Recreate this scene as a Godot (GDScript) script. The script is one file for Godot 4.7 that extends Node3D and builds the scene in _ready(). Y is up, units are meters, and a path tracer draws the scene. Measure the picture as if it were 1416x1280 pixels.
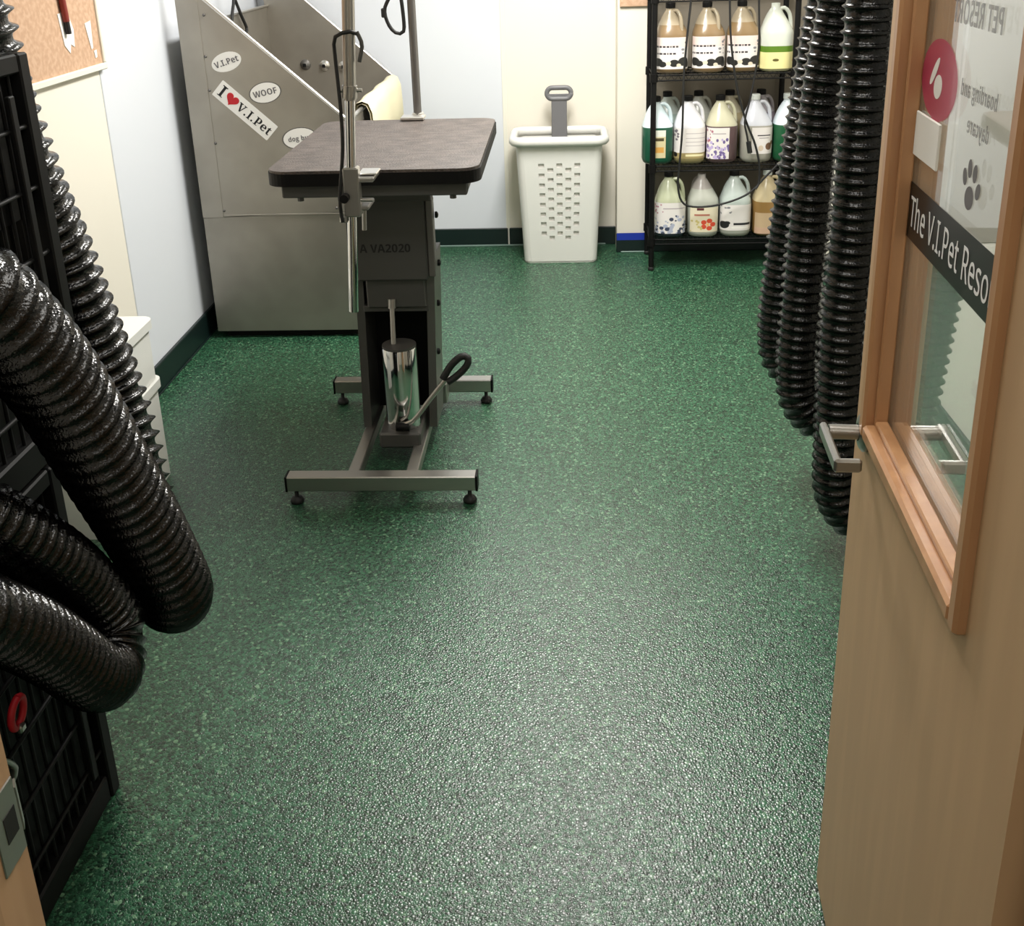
extends Node3D

var M := {}
var T := Transform3D.IDENTITY

# ---------------------------------------------------------------- set-up
func _ready() -> void:
	set_camera()
	set_light()
	make_materials()
	build_room()
	build_door()
	build_tub()
	build_table()
	build_arms()
	build_rack()
	build_jugs()
	build_hamper()
	build_cage()
	build_hoses()
	build_small()

func set_camera() -> void:
	var f := 1500.0
	var pitch := atan(550.0 / f)
	var roll := deg_to_rad(1.8)
	var yaw := deg_to_rad(3.2)
	var fwd := Vector3(-sin(yaw) * cos(pitch), -sin(pitch), -cos(yaw) * cos(pitch))
	var right := Vector3(cos(yaw), 0, -sin(yaw))
	var up := right.cross(fwd)
	var r := right * cos(roll) - up * sin(roll)
	var u := r.cross(fwd)
	var cam := Camera3D.new()
	cam.name = "camera"
	cam.transform = Transform3D(Basis(r, u, -fwd), Vector3(0, 1.52, 0))
	var near := 0.05
	cam.set_frustum(near * 1280.0 / f, Vector2(0, -190.0 / f * near), near, 60.0)
	add_child(cam)
	cam.current = true

const LAMPS := [[Vector3(0.05, 2.455, -3.70), 10.2, PI / 2], [Vector3(0.1, 2.455, -1.35), 0.75, 0.0], [Vector3(0.0, 2.455, 0.55), 0.6, 0.0]]

func set_light() -> void:
	var env := Environment.new()
	env.background_mode = Environment.BG_COLOR
	env.background_color = Color(0, 0, 0)
	env.tonemap_mode = Environment.TONE_MAPPER_LINEAR
	env.tonemap_exposure = 1.0
	env.sdfgi_enabled = true
	env.ssao_enabled = true
	env.ssil_enabled = true
	var we := WorldEnvironment.new()
	we.name = "world_environment"
	we.environment = env
	add_child(we)

# ---------------------------------------------------------------- mesh helpers
func mb(smooth := false) -> SurfaceTool:
	var st := SurfaceTool.new()
	st.begin(Mesh.PRIMITIVE_TRIANGLES)
	st.set_smooth_group(0 if smooth else -1)
	return st

func v(st: SurfaceTool, p: Vector3, uv := Vector2.ZERO) -> void:
	st.set_uv(uv)
	st.add_vertex(T * p)

# vertices counter-clockwise as seen from outside
func tri(st: SurfaceTool, a: Vector3, b: Vector3, c: Vector3) -> void:
	v(st, a); v(st, c); v(st, b)

func quad(st: SurfaceTool, a: Vector3, b: Vector3, c: Vector3, d: Vector3) -> void:
	tri(st, a, b, c); tri(st, a, c, d)

func quv(st: SurfaceTool, a: Vector3, b: Vector3, c: Vector3, d: Vector3, ua: Vector2, ub: Vector2, uc: Vector2, ud: Vector2) -> void:
	v(st, a, ua); v(st, c, uc); v(st, b, ub)
	v(st, a, ua); v(st, d, ud); v(st, c, uc)

func face(st: SurfaceTool, p: Array, centre: Vector3) -> void:
	var n: Vector3 = (p[1] - p[0]).cross(p[2] - p[0])
	var m := Vector3.ZERO
	for q in p: m += q
	m /= p.size()
	if n.dot(m - centre) < 0: p.reverse()
	for i in range(1, p.size() - 1): tri(st, p[0], p[i], p[i + 1])

func box(st: SurfaceTool, c: Vector3, s: Vector3, b := 0.0) -> void:
	var h := s * 0.5
	b = minf(b, minf(h.x, minf(h.y, h.z)) * 0.9)
	var S := [-1.0, 1.0]
	for ax in 3:
		var i: int = (ax + 1) % 3
		var j: int = (ax + 2) % 3
		for s0 in S:
			var p := []
			for q in [[-1.0, -1.0], [1.0, -1.0], [1.0, 1.0], [-1.0, 1.0]]:
				var w := Vector3.ZERO
				w[ax] = s0 * h[ax]; w[i] = q[0] * (h[i] - b); w[j] = q[1] * (h[j] - b)
				p.append(c + w)
			face(st, p, c)
	if b <= 0.0: return
	for ax in 3:
		var i: int = (ax + 1) % 3
		var j: int = (ax + 2) % 3
		for a in S:
			for d in S:
				var p := []
				for q in [[-1.0, 0], [1.0, 0], [1.0, 1], [-1.0, 1]]:
					var w := Vector3.ZERO
					w[ax] = q[0] * (h[ax] - b)
					w[i] = a * (h[i] if q[1] == 0 else h[i] - b)
					w[j] = d * (h[j] - b if q[1] == 0 else h[j])
					p.append(c + w)
				face(st, p, c)
	for a in S:
		for d in S:
			for e in S:
				var g := Vector3(a, d, e)
				var p := []
				for ax in 3:
					var w := Vector3(g.x * (h.x - b), g.y * (h.y - b), g.z * (h.z - b))
					w[ax] = g[ax] * h[ax]
					p.append(c + w)
				face(st, p, c)

func bx(a: Vector3, e: Vector3, b := 0.0) -> ArrayMesh:
	var st := mb()
	box(st, (a + e) * 0.5, (e - a).abs(), b)
	return done(st)

func done(st: SurfaceTool, tangents := false) -> ArrayMesh:
	st.generate_normals()
	if tangents: st.generate_tangents()
	return st.commit()

# extrude an outline (counter-clockwise in x,y) from z0 to z1 (z1 > z0)
func prism(st: SurfaceTool, poly: PackedVector2Array, z0: float, z1: float) -> void:
	var p := poly
	if Geometry2D.is_polygon_clockwise(p): p.reverse()
	var idx := Geometry2D.triangulate_polygon(p)
	for k in range(0, idx.size(), 3):
		var a := p[idx[k]]; var b := p[idx[k + 1]]; var c := p[idx[k + 2]]
		if (b - a).cross(c - a) < 0:
			var t := b; b = c; c = t
		tri(st, Vector3(a.x, a.y, z1), Vector3(b.x, b.y, z1), Vector3(c.x, c.y, z1))
		tri(st, Vector3(a.x, a.y, z0), Vector3(c.x, c.y, z0), Vector3(b.x, b.y, z0))
	for k in p.size():
		var a := p[k]; var b := p[(k + 1) % p.size()]
		quad(st, Vector3(a.x, a.y, z0), Vector3(b.x, b.y, z0), Vector3(b.x, b.y, z1), Vector3(a.x, a.y, z1))

func rrect(w: float, h: float, r: float, n := 6) -> PackedVector2Array:
	var p := PackedVector2Array()
	for k in 4:
		var c: Vector2 = Vector2(w / 2 - r, h / 2 - r) * [Vector2(1, 1), Vector2(-1, 1), Vector2(-1, -1), Vector2(1, -1)][k]
		for i in n + 1:
			var a := PI / 2 * (k + float(i) / n)
			p.append(c + Vector2(cos(a), sin(a)) * r)
	return p

func oval(rx: float, ry: float, n := 28) -> PackedVector2Array:
	var p := PackedVector2Array()
	for i in n: p.append(Vector2(cos(TAU * i / n) * rx, sin(TAU * i / n) * ry))
	return p

# round bar along straight pieces or a curve
func tube(st: SurfaceTool, pts: Array, r, n := 10, caps := true) -> void:
	var rings := []
	var nrm := Vector3.ZERO
	for i in pts.size():
		var d: Vector3
		if i == 0: d = pts[1] - pts[0]
		elif i == pts.size() - 1: d = pts[i] - pts[i - 1]
		else: d = (pts[i + 1] - pts[i]).normalized() + (pts[i] - pts[i - 1]).normalized()
		d = d.normalized()
		if i == 0: nrm = d.cross(Vector3.UP if absf(d.y) < 0.9 else Vector3.RIGHT).normalized()
		else: nrm = (nrm - d * nrm.dot(d)).normalized()
		var bn := d.cross(nrm)
		var rr: float = r[i] if r is Array else r
		var ring := []
		for k in n:
			var a := TAU * k / n
			ring.append(pts[i] + (nrm * cos(a) + bn * sin(a)) * rr)
		rings.append(ring)
	for i in rings.size() - 1:
		for k in n:
			var l := (k + 1) % n
			quad(st, rings[i][k], rings[i][l], rings[i + 1][l], rings[i + 1][k])
	if caps:
		st.set_smooth_group(-1)
		for k in range(1, n - 1):
			tri(st, rings[0][0], rings[0][k + 1], rings[0][k])
			var e: Array = rings[rings.size() - 1]
			tri(st, e[0], e[k], e[k + 1])
		st.set_smooth_group(0)

func tubem(pts: Array, r, n := 10) -> ArrayMesh:
	var st := mb(true)
	tube(st, pts, r, n)
	return done(st)

# turned shape: profile of Vector2(radius, height)
func lathe(st: SurfaceTool, prof: Array, at := Vector3.ZERO, n := 24) -> void:
	for i in prof.size() - 1:
		var a: Vector2 = prof[i]; var b: Vector2 = prof[i + 1]
		for k in n:
			var t0 := TAU * k / n; var t1 := TAU * (k + 1) / n
			var d0 := Vector3(cos(t0), 0, -sin(t0)); var d1 := Vector3(cos(t1), 0, -sin(t1))
			var p0 := at + d0 * a.x + Vector3.UP * a.y
			var p1 := at + d1 * a.x + Vector3.UP * a.y
			var p2 := at + d1 * b.x + Vector3.UP * b.y
			var p3 := at + d0 * b.x + Vector3.UP * b.y
			if a.x < 1e-6: tri(st, p0, p2, p3)
			elif b.x < 1e-6: tri(st, p0, p1, p2)
			else: quad(st, p0, p1, p2, p3)

func lathem(prof: Array, n := 24, smooth := true) -> ArrayMesh:
	var st := mb(smooth)
	lathe(st, prof, Vector3.ZERO, n)
	return done(st)

func curve(pts: Array, step: float) -> Array:
	var c := Curve3D.new()
	c.bake_interval = 0.004
	for i in pts.size():
		var a: Vector3 = pts[maxi(i - 1, 0)]; var b: Vector3 = pts[mini(i + 1, pts.size() - 1)]
		var t := (b - a) / 6.0
		c.add_point(pts[i], -t, t)
	var o := []
	var L := c.get_baked_length()
	var n := maxi(2, int(L / step))
	for i in n + 1: o.append(c.sample_baked(L * i / n, true))
	return o

# ---------------------------------------------------------------- node helpers
var taken := {}
func numbered(n: String) -> String:
	if not taken.has(n):
		taken[n] = 0
		return n
	taken[n] += 1
	return "%s_%03d" % [n, taken[n]]

func part(called: String, mesh: Mesh, m: Material, parent: Node3D, at := Vector3.ZERO, label := "") -> MeshInstance3D:
	var o := MeshInstance3D.new()
	o.name = called
	o.mesh = mesh
	o.material_override = m
	o.position = at
	parent.add_child(o, true)
	if label: o.set_meta("label", label)
	return o

func thing(called: String, label: String, category: String, at := Vector3.ZERO, group := "", turn := 0.0) -> Node3D:
	var o := Node3D.new()
	o.name = numbered(called)
	add_child(o)
	o.position = at
	o.rotation.y = turn
	o.set_meta("label", label)
	o.set_meta("category", category)
	if group: o.set_meta("group", group)
	return o

func one(called: String, mesh: Mesh, m: Material, label: String, category: String, at := Vector3.ZERO, group := "") -> MeshInstance3D:
	var o := part(numbered(called), mesh, m, self, at)
	o.set_meta("label", label)
	o.set_meta("category", category)
	if group: o.set_meta("group", group)
	return o

func struct(called: String, mesh: Mesh, m: Material, label: String, category: String, parent: Node3D = self, at := Vector3.ZERO) -> MeshInstance3D:
	var o := part(called, mesh, m, parent, at)
	if parent == self:
		o.set_meta("kind", "structure")
		o.set_meta("label", label)
		o.set_meta("category", category)
	return o

func lettering(txt: String, size: float, serif := false, depth := 0.0006) -> TextMesh:
	var t := TextMesh.new()
	var f := SystemFont.new()
	f.font_names = PackedStringArray(["Droid Serif" if serif else "Droid Sans"])
	f.font_weight = 700
	t.font = f
	t.text = txt
	t.font_size = 64
	t.pixel_size = size / 64.0
	t.depth = depth
	t.curve_step = 4.0
	return t

# ---------------------------------------------------------------- materials
func mat(c: Color, rough := 0.6, metal := 0.0) -> StandardMaterial3D:
	var m := StandardMaterial3D.new()
	m.albedo_color = c
	m.roughness = rough
	m.metallic = metal
	return m

func noise(freq: float, type := FastNoiseLite.TYPE_SIMPLEX_SMOOTH, seed_ := 1) -> FastNoiseLite:
	var n := FastNoiseLite.new()
	n.seed = seed_
	n.frequency = freq
	n.noise_type = type
	n.fractal_octaves = 3
	return n

func noise_tex(n: FastNoiseLite, size: int, cols: Array, offs: Array) -> NoiseTexture2D:
	var t := NoiseTexture2D.new()
	t.width = size; t.height = size
	t.seamless = true
	t.noise = n
	var g := Gradient.new()
	g.colors = PackedColorArray(cols)
	g.offsets = PackedFloat32Array(offs)
	t.color_ramp = g
	return t

func bump_tex(n: FastNoiseLite, size: int, strength: float) -> NoiseTexture2D:
	var t := NoiseTexture2D.new()
	t.width = size; t.height = size
	t.seamless = true
	t.noise = n
	t.as_normal_map = true
	t.bump_strength = strength
	return t

func triplanar(m: StandardMaterial3D, s: Vector3) -> void:
	m.uv1_triplanar = true
	m.uv1_world_triplanar = true
	m.uv1_scale = s

func make_materials() -> void:
	# speckled green sheet floor: overlapping flakes of several greens, each a low pebble
	var N := 1024
	var rng := RandomNumberGenerator.new()
	rng.seed = 77
	var tones := [Color(0.085, 0.175, 0.122), Color(0.113, 0.235, 0.163), Color(0.14, 0.285, 0.20), Color(0.172, 0.335, 0.236), Color(0.21, 0.395, 0.283), Color(0.38, 0.52, 0.40)]
	var col := PackedByteArray(); col.resize(N * N * 3)
	for k in N * N:
		col[k * 3] = 31; col[k * 3 + 1] = 56; col[k * 3 + 2] = 41
	var hgt := PackedByteArray(); hgt.resize(N * N)
	for k in 105000:
		var cx := rng.randi() % N; var cy := rng.randi() % N
		var ra := rng.randf_range(3.0, 5.6); var rb := ra * rng.randf_range(0.6, 0.95)
		var an := rng.randf() * TAU
		var ca := cos(an); var sa := sin(an)
		var pick := rng.randf()
		var tone: Color = tones[5] if pick > 0.95 else tones[int(pick / 0.95 * 5.0)]
		var tr := int(tone.r * 255); var tg := int(tone.g * 255); var tb := int(tone.b * 255)
		var top_h := rng.randf_range(150, 255)
		var R := int(ceil(ra))
		for dy in range(-R, R + 1):
			for dx in range(-R, R + 1):
				var u := (dx * ca + dy * sa) / ra; var w := (dy * ca - dx * sa) / rb
				var d := u * u + w * w
				if d > 1.0: continue
				var at := ((cy + dy) & 1023) * N + ((cx + dx) & 1023)
				hgt[at] = int(top_h * (1.0 - 0.75 * d))
				col[at * 3] = tr; col[at * 3 + 1] = tg; col[at * 3 + 2] = tb
	var cim := Image.create_from_data(N, N, false, Image.FORMAT_RGB8, col)
	cim.generate_mipmaps()
	var him := Image.create_from_data(N, N, false, Image.FORMAT_L8, hgt)
	him.convert(Image.FORMAT_RGBA8)
	him.bump_map_to_normal_map(1.18)
	him.generate_mipmaps()
	var fl := mat(Color(1, 1, 1), 0.29)
	fl.metallic_specular = 0.56
	fl.albedo_texture = ImageTexture.create_from_image(cim)
	fl.normal_enabled = true
	fl.normal_texture = ImageTexture.create_from_image(him)
	fl.normal_scale = 1.0
	triplanar(fl, Vector3.ONE * 1.05)
	M.floor = fl

	M.white_wall = mat(Color(0.83, 0.845, 0.87), 0.42)
	M.cream = mat(Color(0.885, 0.865, 0.815), 0.55)
	M.taupe = mat(Color(0.50, 0.47, 0.42), 0.6)
	M.ceiling = mat(Color(0.88, 0.88, 0.86), 0.8)
	M.base = mat(Color(0.06, 0.12, 0.115), 0.35)
	M.cove = mat(Color(0.40, 0.49, 0.46), 0.35)
	M.tape = mat(Color(0.10, 0.20, 0.62), 0.5)
	M.white_trim = mat(Color(0.88, 0.87, 0.82), 0.5)

	var cork := mat(Color(1, 1, 1), 0.85)
	cork.albedo_texture = noise_tex(noise(0.05, FastNoiseLite.TYPE_SIMPLEX, 3), 512, [Color(0.72, 0.585, 0.475), Color(0.75, 0.615, 0.505), Color(0.78, 0.65, 0.545)], [0.2, 0.5, 0.8])
	triplanar(cork, Vector3.ONE * 1.5)
	M.cork = cork

	for w in [["veneer", Color(0.76, 0.625, 0.48), Color(0.785, 0.65, 0.50), 0.5], ["moulding", Color(0.68, 0.50, 0.35), Color(0.74, 0.56, 0.40), 0.36], ["jamb", Color(0.70, 0.56, 0.42), Color(0.75, 0.61, 0.47), 0.45]]:
		var wm := mat(Color(1, 1, 1), w[3])
		wm.albedo_texture = noise_tex(noise(0.012, FastNoiseLite.TYPE_SIMPLEX_SMOOTH, 5), 512, [w[1], w[1].lerp(w[2], 0.4), w[2]], [0.25, 0.5, 0.75])
		triplanar(wm, Vector3(3.0, 0.35, 3.0))
		M[w[0]] = wm

	var steel := mat(Color(1, 1, 1), 0.38, 0.75)
	steel.albedo_texture = noise_tex(noise(0.01, FastNoiseLite.TYPE_SIMPLEX_SMOOTH, 9), 512, [Color(0.61, 0.59, 0.555), Color(0.64, 0.62, 0.585)], [0.3, 0.7])
	triplanar(steel, Vector3(0.8, 0.8, 0.8))
	M.steel = steel
	M.bright_steel = mat(Color(0.82, 0.81, 0.79), 0.28, 0.9)
	M.chrome = mat(Color(0.86, 0.86, 0.86), 0.07, 1.0)
	M.satin = mat(Color(0.66, 0.65, 0.63), 0.32, 0.9)
	M.grey_metal = mat(Color(0.42, 0.41, 0.40), 0.42, 0.6)
	M.dark_metal = mat(Color(0.29, 0.285, 0.275), 0.5, 0.2)
	M.black_metal = mat(Color(0.055, 0.055, 0.055), 0.55)
	M.black_metal.metallic_specular = 0.3
	M.black_plastic = mat(Color(0.05, 0.047, 0.047), 0.55)
	M.black_plastic.metallic_specular = 0.3
	M.rubber = mat(Color(0.08, 0.08, 0.08), 0.6)

	var hose := mat(Color(0.020, 0.018, 0.018), 0.20)
	hose.normal_enabled = true
	hose.normal_texture = bump_tex(noise(0.04, FastNoiseLite.TYPE_SIMPLEX_SMOOTH, 21), 512, 5.0)
	hose.normal_scale = 0.9
	triplanar(hose, Vector3.ONE * 7.0)
	M.hose = hose

	var top := mat(Color(1, 1, 1), 0.5)
	top.albedo_texture = noise_tex(noise(0.02, FastNoiseLite.TYPE_SIMPLEX_SMOOTH, 31), 512, [Color(0.25, 0.22, 0.205), Color(0.29, 0.26, 0.24), Color(0.34, 0.305, 0.285)], [0.25, 0.5, 0.8])
	top.normal_enabled = true
	top.normal_texture = bump_tex(noise(0.2, FastNoiseLite.TYPE_SIMPLEX, 33), 512, 3.0)
	top.normal_scale = 0.5
	triplanar(top, Vector3(1.2, 1.0, 3.2))
	M.tabletop = top

	M.white_plastic = mat(Color(0.86, 0.86, 0.84), 0.4)
	M.hamper = mat(Color(0.84, 0.84, 0.82), 0.38)
	M.grey_plastic = mat(Color(0.42, 0.42, 0.43), 0.45)
	M.towel = mat(Color(0.86, 0.83, 0.71), 0.95)
	M.paper = mat(Color(0.90, 0.89, 0.87), 0.7)
	M.ink = mat(Color(0.06, 0.055, 0.06), 0.6)
	M.red = mat(Color(0.72, 0.08, 0.13), 0.5)
	M.pen_red = mat(Color(0.50, 0.16, 0.12), 0.5)
	M.milky = mat(Color(0.80, 0.82, 0.80), 0.3)
	M.white = mat(Color(0.9, 0.9, 0.9), 0.5)

	var glass := mat(Color(0.86, 0.92, 0.88, 0.10), 0.02)
	glass.transparency = BaseMaterial3D.TRANSPARENCY_ALPHA
	M.glass = glass
	var band := mat(Color(0.05, 0.055, 0.05, 0.86), 0.3)
	band.transparency = BaseMaterial3D.TRANSPARENCY_ALPHA
	M.band = band
	var pink := mat(Color(0.76, 0.22, 0.38, 0.58), 0.35)
	pink.transparency = BaseMaterial3D.TRANSPARENCY_ALPHA
	M.pink = pink
	var frost := mat(Color(0.36, 0.35, 0.36, 0.38), 0.4)
	frost.transparency = BaseMaterial3D.TRANSPARENCY_ALPHA
	M.frost = frost
	M.print_grey = mat(Color(0.38, 0.37, 0.38), 0.5)

	var lampm := mat(Color(0.95, 0.95, 0.95), 0.5)
	lampm.emission_enabled = true
	lampm.emission = Color(1.0, 0.985, 0.96)
	lampm.emission_energy_multiplier = 4.0
	M.lamp = lampm

# ---------------------------------------------------------------- the room
func build_room() -> void:
	struct("floor", bx(Vector3(-1.7, -0.12, -5.7), Vector3(1.5, 0, 1.6)), M.floor, "dark green speckled sheet floor", "floor")
	struct("ceiling", bx(Vector3(-1.7, 2.5, -5.7), Vector3(1.5, 2.62, 1.6)), M.ceiling, "flat white ceiling", "ceiling")
	# left wall with its two kinds of panel
	var wl := struct("wall_left", bx(Vector3(-1.62, 0, -5.7), Vector3(-1.48, 2.5, 1.6)), M.cream, "left wall clad in cream and white panels", "wall")
	part("wall_panel", bx(Vector3(-1.48, 0.0, -3.425), Vector3(-1.47, 2.5, -0.7), 0.002), M.cream, wl, Vector3.ZERO, "cream wall panel")
	part("wall_panel", bx(Vector3(-1.48, 0.0, -5.33), Vector3(-1.47, 2.5, -3.431), 0.002), M.white_wall, wl, Vector3.ZERO, "cool white wall panel")
	var wb := struct("wall_back", bx(Vector3(-1.48, 0, -5.5), Vector3(0.24, 2.5, -5.34)), M.cream, "back wall of white and cream panels", "wall")
	part("wall_panel", bx(Vector3(-1.47, 0, -5.34), Vector3(-0.303, 2.5, -5.33), 0.002), M.white_wall, wb, Vector3.ZERO, "cool white wall panel")
	part("wall_panel", bx(Vector3(-0.297, 0, -5.34), Vector3(0.24, 2.5, -5.33), 0.002), M.cream, wb, Vector3.ZERO, "cream wall panel")
	part("seam_strip", bx(Vector3(-0.31, 0.0, -5.33), Vector3(-0.29, 2.5, -5.327), 0.001), M.white_trim, wb)
	var wc := struct("wall_back_chase", bx(Vector3(0.24, 0, -5.5), Vector3(1.3, 2.5, -5.18), 0.003), M.cream, "boxed-out cream section of the back wall", "wall")
	part("wall_panel", bx(Vector3(0.40, 0.1, -5.18), Vector3(1.15, 2.5, -5.174), 0.001), M.taupe, wc, Vector3.ZERO, "taupe panel behind the rack")
	part("tape_strip", bx(Vector3(0.24, 0.062, -5.168), Vector3(0.40, 0.098, -5.1675)), M.tape, wc, Vector3.ZERO, "blue painter's tape")
	part("tan_board", bx(Vector3(0.25, 1.165, -5.18), Vector3(0.395, 1.75, -5.165), 0.002), M.cork, wc, Vector3.ZERO, "tan board")
	struct("wall_right", bx(Vector3(1.15, 0, -5.7), Vector3(1.3, 2.5, -0.56)), M.cream, "cream right wall behind the hoses", "wall")
	# baseboards of dark rubber with a pale cove at the floor
	var bl := struct("baseboard_left", bx(Vector3(-1.47, 0, -5.33), Vector3(-1.455, 0.1, -0.75), 0.003), M.base, "dark green rubber baseboard along the left wall", "baseboard")
	part("cove", bx(Vector3(-1.455, 0, -5.3), Vector3(-1.449, 0.006, -2.95), 0.002), M.base, bl)
	var bb := struct("baseboard_back", bx(Vector3(-1.45, 0, -5.33), Vector3(-0.303, 0.092, -5.316), 0.003), M.base, "dark green rubber baseboard along the back wall", "baseboard")
	part("baseboard_piece", bx(Vector3(-0.295, 0, -5.33), Vector3(0.24, 0.092, -5.316), 0.003), M.base, bb)
	part("cove", bx(Vector3(-0.8, 0, -5.316), Vector3(0.19, 0.009, -5.308), 0.002), M.cove, bb)
	var bc := struct("baseboard_chase", bx(Vector3(0.238, 0, -5.18), Vector3(1.15, 0.095, -5.168), 0.003), M.base, "dark baseboard of the boxed-out wall, taped blue", "baseboard")
	part("cove", bx(Vector3(0.26, 0, -5.168), Vector3(0.39, 0.007, -5.161), 0.002), M.cove, bc)
	struct("baseboard_right", bx(Vector3(1.138, 0, -5.17), Vector3(1.15, 0.095, -0.7), 0.003), M.base, "dark rubber baseboard along the right wall", "baseboard")
	# wall with the doorway in which the camera stands
	var wf := struct("wall_front", bx(Vector3(-1.48, 0, -0.70), Vector3(-0.51, 2.5, -0.56)), M.cream, "cream wall holding the doorway", "wall")
	part("wall_piece", bx(Vector3(0.41, 0, -0.70), Vector3(1.15, 2.5, -0.56)), M.cream, wf)
	part("wall_piece", bx(Vector3(-0.51, 2.08, -0.70), Vector3(0.41, 2.5, -0.56)), M.cream, wf)
	var j1 := struct("trim_1", bx(Vector3(-0.51, 0, -0.70), Vector3(-0.468, 2.08, -0.55), 0.003), M.jamb, "tan wooden door jamb with a metal strike plate", "door frame")
	var sp := mb()
	box(sp, Vector3(-0.4675, 0.835, -0.678), Vector3(0.002, 0.075, 0.036), 0.0008)
	T = Transform3D(Basis(Vector3.UP, 0.5), Vector3(-0.469, 0.835, -0.700))
	box(sp, Vector3(0, 0, -0.004), Vector3(0.002, 0.045, 0.012))
	T = Transform3D.IDENTITY
	var spn := part("strike_plate", done(sp), M.satin, j1, Vector3.ZERO, "metal strike plate")
	part("strike_hole", bx(Vector3(-0.4666, 0.822, -0.690), Vector3(-0.4660, 0.848, -0.672)), M.rubber, spn)
	part("door_stop", bx(Vector3(-0.468, 0, -0.63), Vector3(-0.455, 2.06, -0.60), 0.002), M.jamb, j1)
	part("casing", bx(Vector3(-0.56, 0, -0.712), Vector3(-0.482, 2.12, -0.70), 0.003), M.jamb, j1)
	var j2 := struct("trim_2", bx(Vector3(0.375, 0, -0.70), Vector3(0.41, 2.08, -0.55), 0.003), M.jamb, "tan wooden door jamb on the hinge side", "door frame")
	part("door_stop", bx(Vector3(0.362, 0, -0.63), Vector3(0.375, 2.06, -0.60), 0.002), M.jamb, j2)
	struct("trim_3", bx(Vector3(-0.468, 2.05, -0.70), Vector3(0.375, 2.08, -0.55), 0.003), M.jamb, "tan wooden door head", "door frame")
	# the passage outside the doorway
	struct("wall_passage", bx(Vector3(-1.7, 0, 1.45), Vector3(1.5, 2.5, 1.6)), M.cream, "cream passage wall opposite the doorway", "wall")
	struct("wall_passage_right", bx(Vector3(1.3, 0, -0.7), Vector3(1.45, 2.5, 1.45)), M.cream, "cream end wall of the passage", "wall")
	# ceiling lamps
	var names := ["white ceiling light over the table end of the grooming room", "white ceiling light just inside the doorway", "white ceiling light over the passage outside the door"]
	for i in LAMPS.size():
		var at: Vector3 = LAMPS[i][0]
		var t := thing("ceiling_light", names[i], "ceiling light", at, "ceiling lights", LAMPS[i][2])
		var st := mb()
		for q in [[Vector3(0, 0.022, 0.30), Vector3(1.24, 0.045, 0.03)], [Vector3(0, 0.022, -0.30), Vector3(1.24, 0.045, 0.03)], [Vector3(0.605, 0.022, 0), Vector3(0.03, 0.045, 0.6)], [Vector3(-0.605, 0.022, 0), Vector3(0.03, 0.045, 0.6)]]:
			box(st, q[0], q[1], 0.004)
		part("frame", done(st), M.white_trim, t)
		part("diffuser", bx(Vector3(-0.59, 0.008, -0.285), Vector3(0.59, 0.016, 0.285), 0.002), M.lamp, t)
		var l := AreaLight3D.new()
		l.name = "area_light"
		l.area_size = Vector2(1.16, 0.56)
		l.area_normalize_energy = true
		l.light_energy = LAMPS[i][1]
		l.light_color = Color(1.0, 0.99, 0.968)
		l.area_range = 12.0
		l.shadow_enabled = true
		l.rotation.x = -PI / 2
		t.add_child(l)

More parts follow.
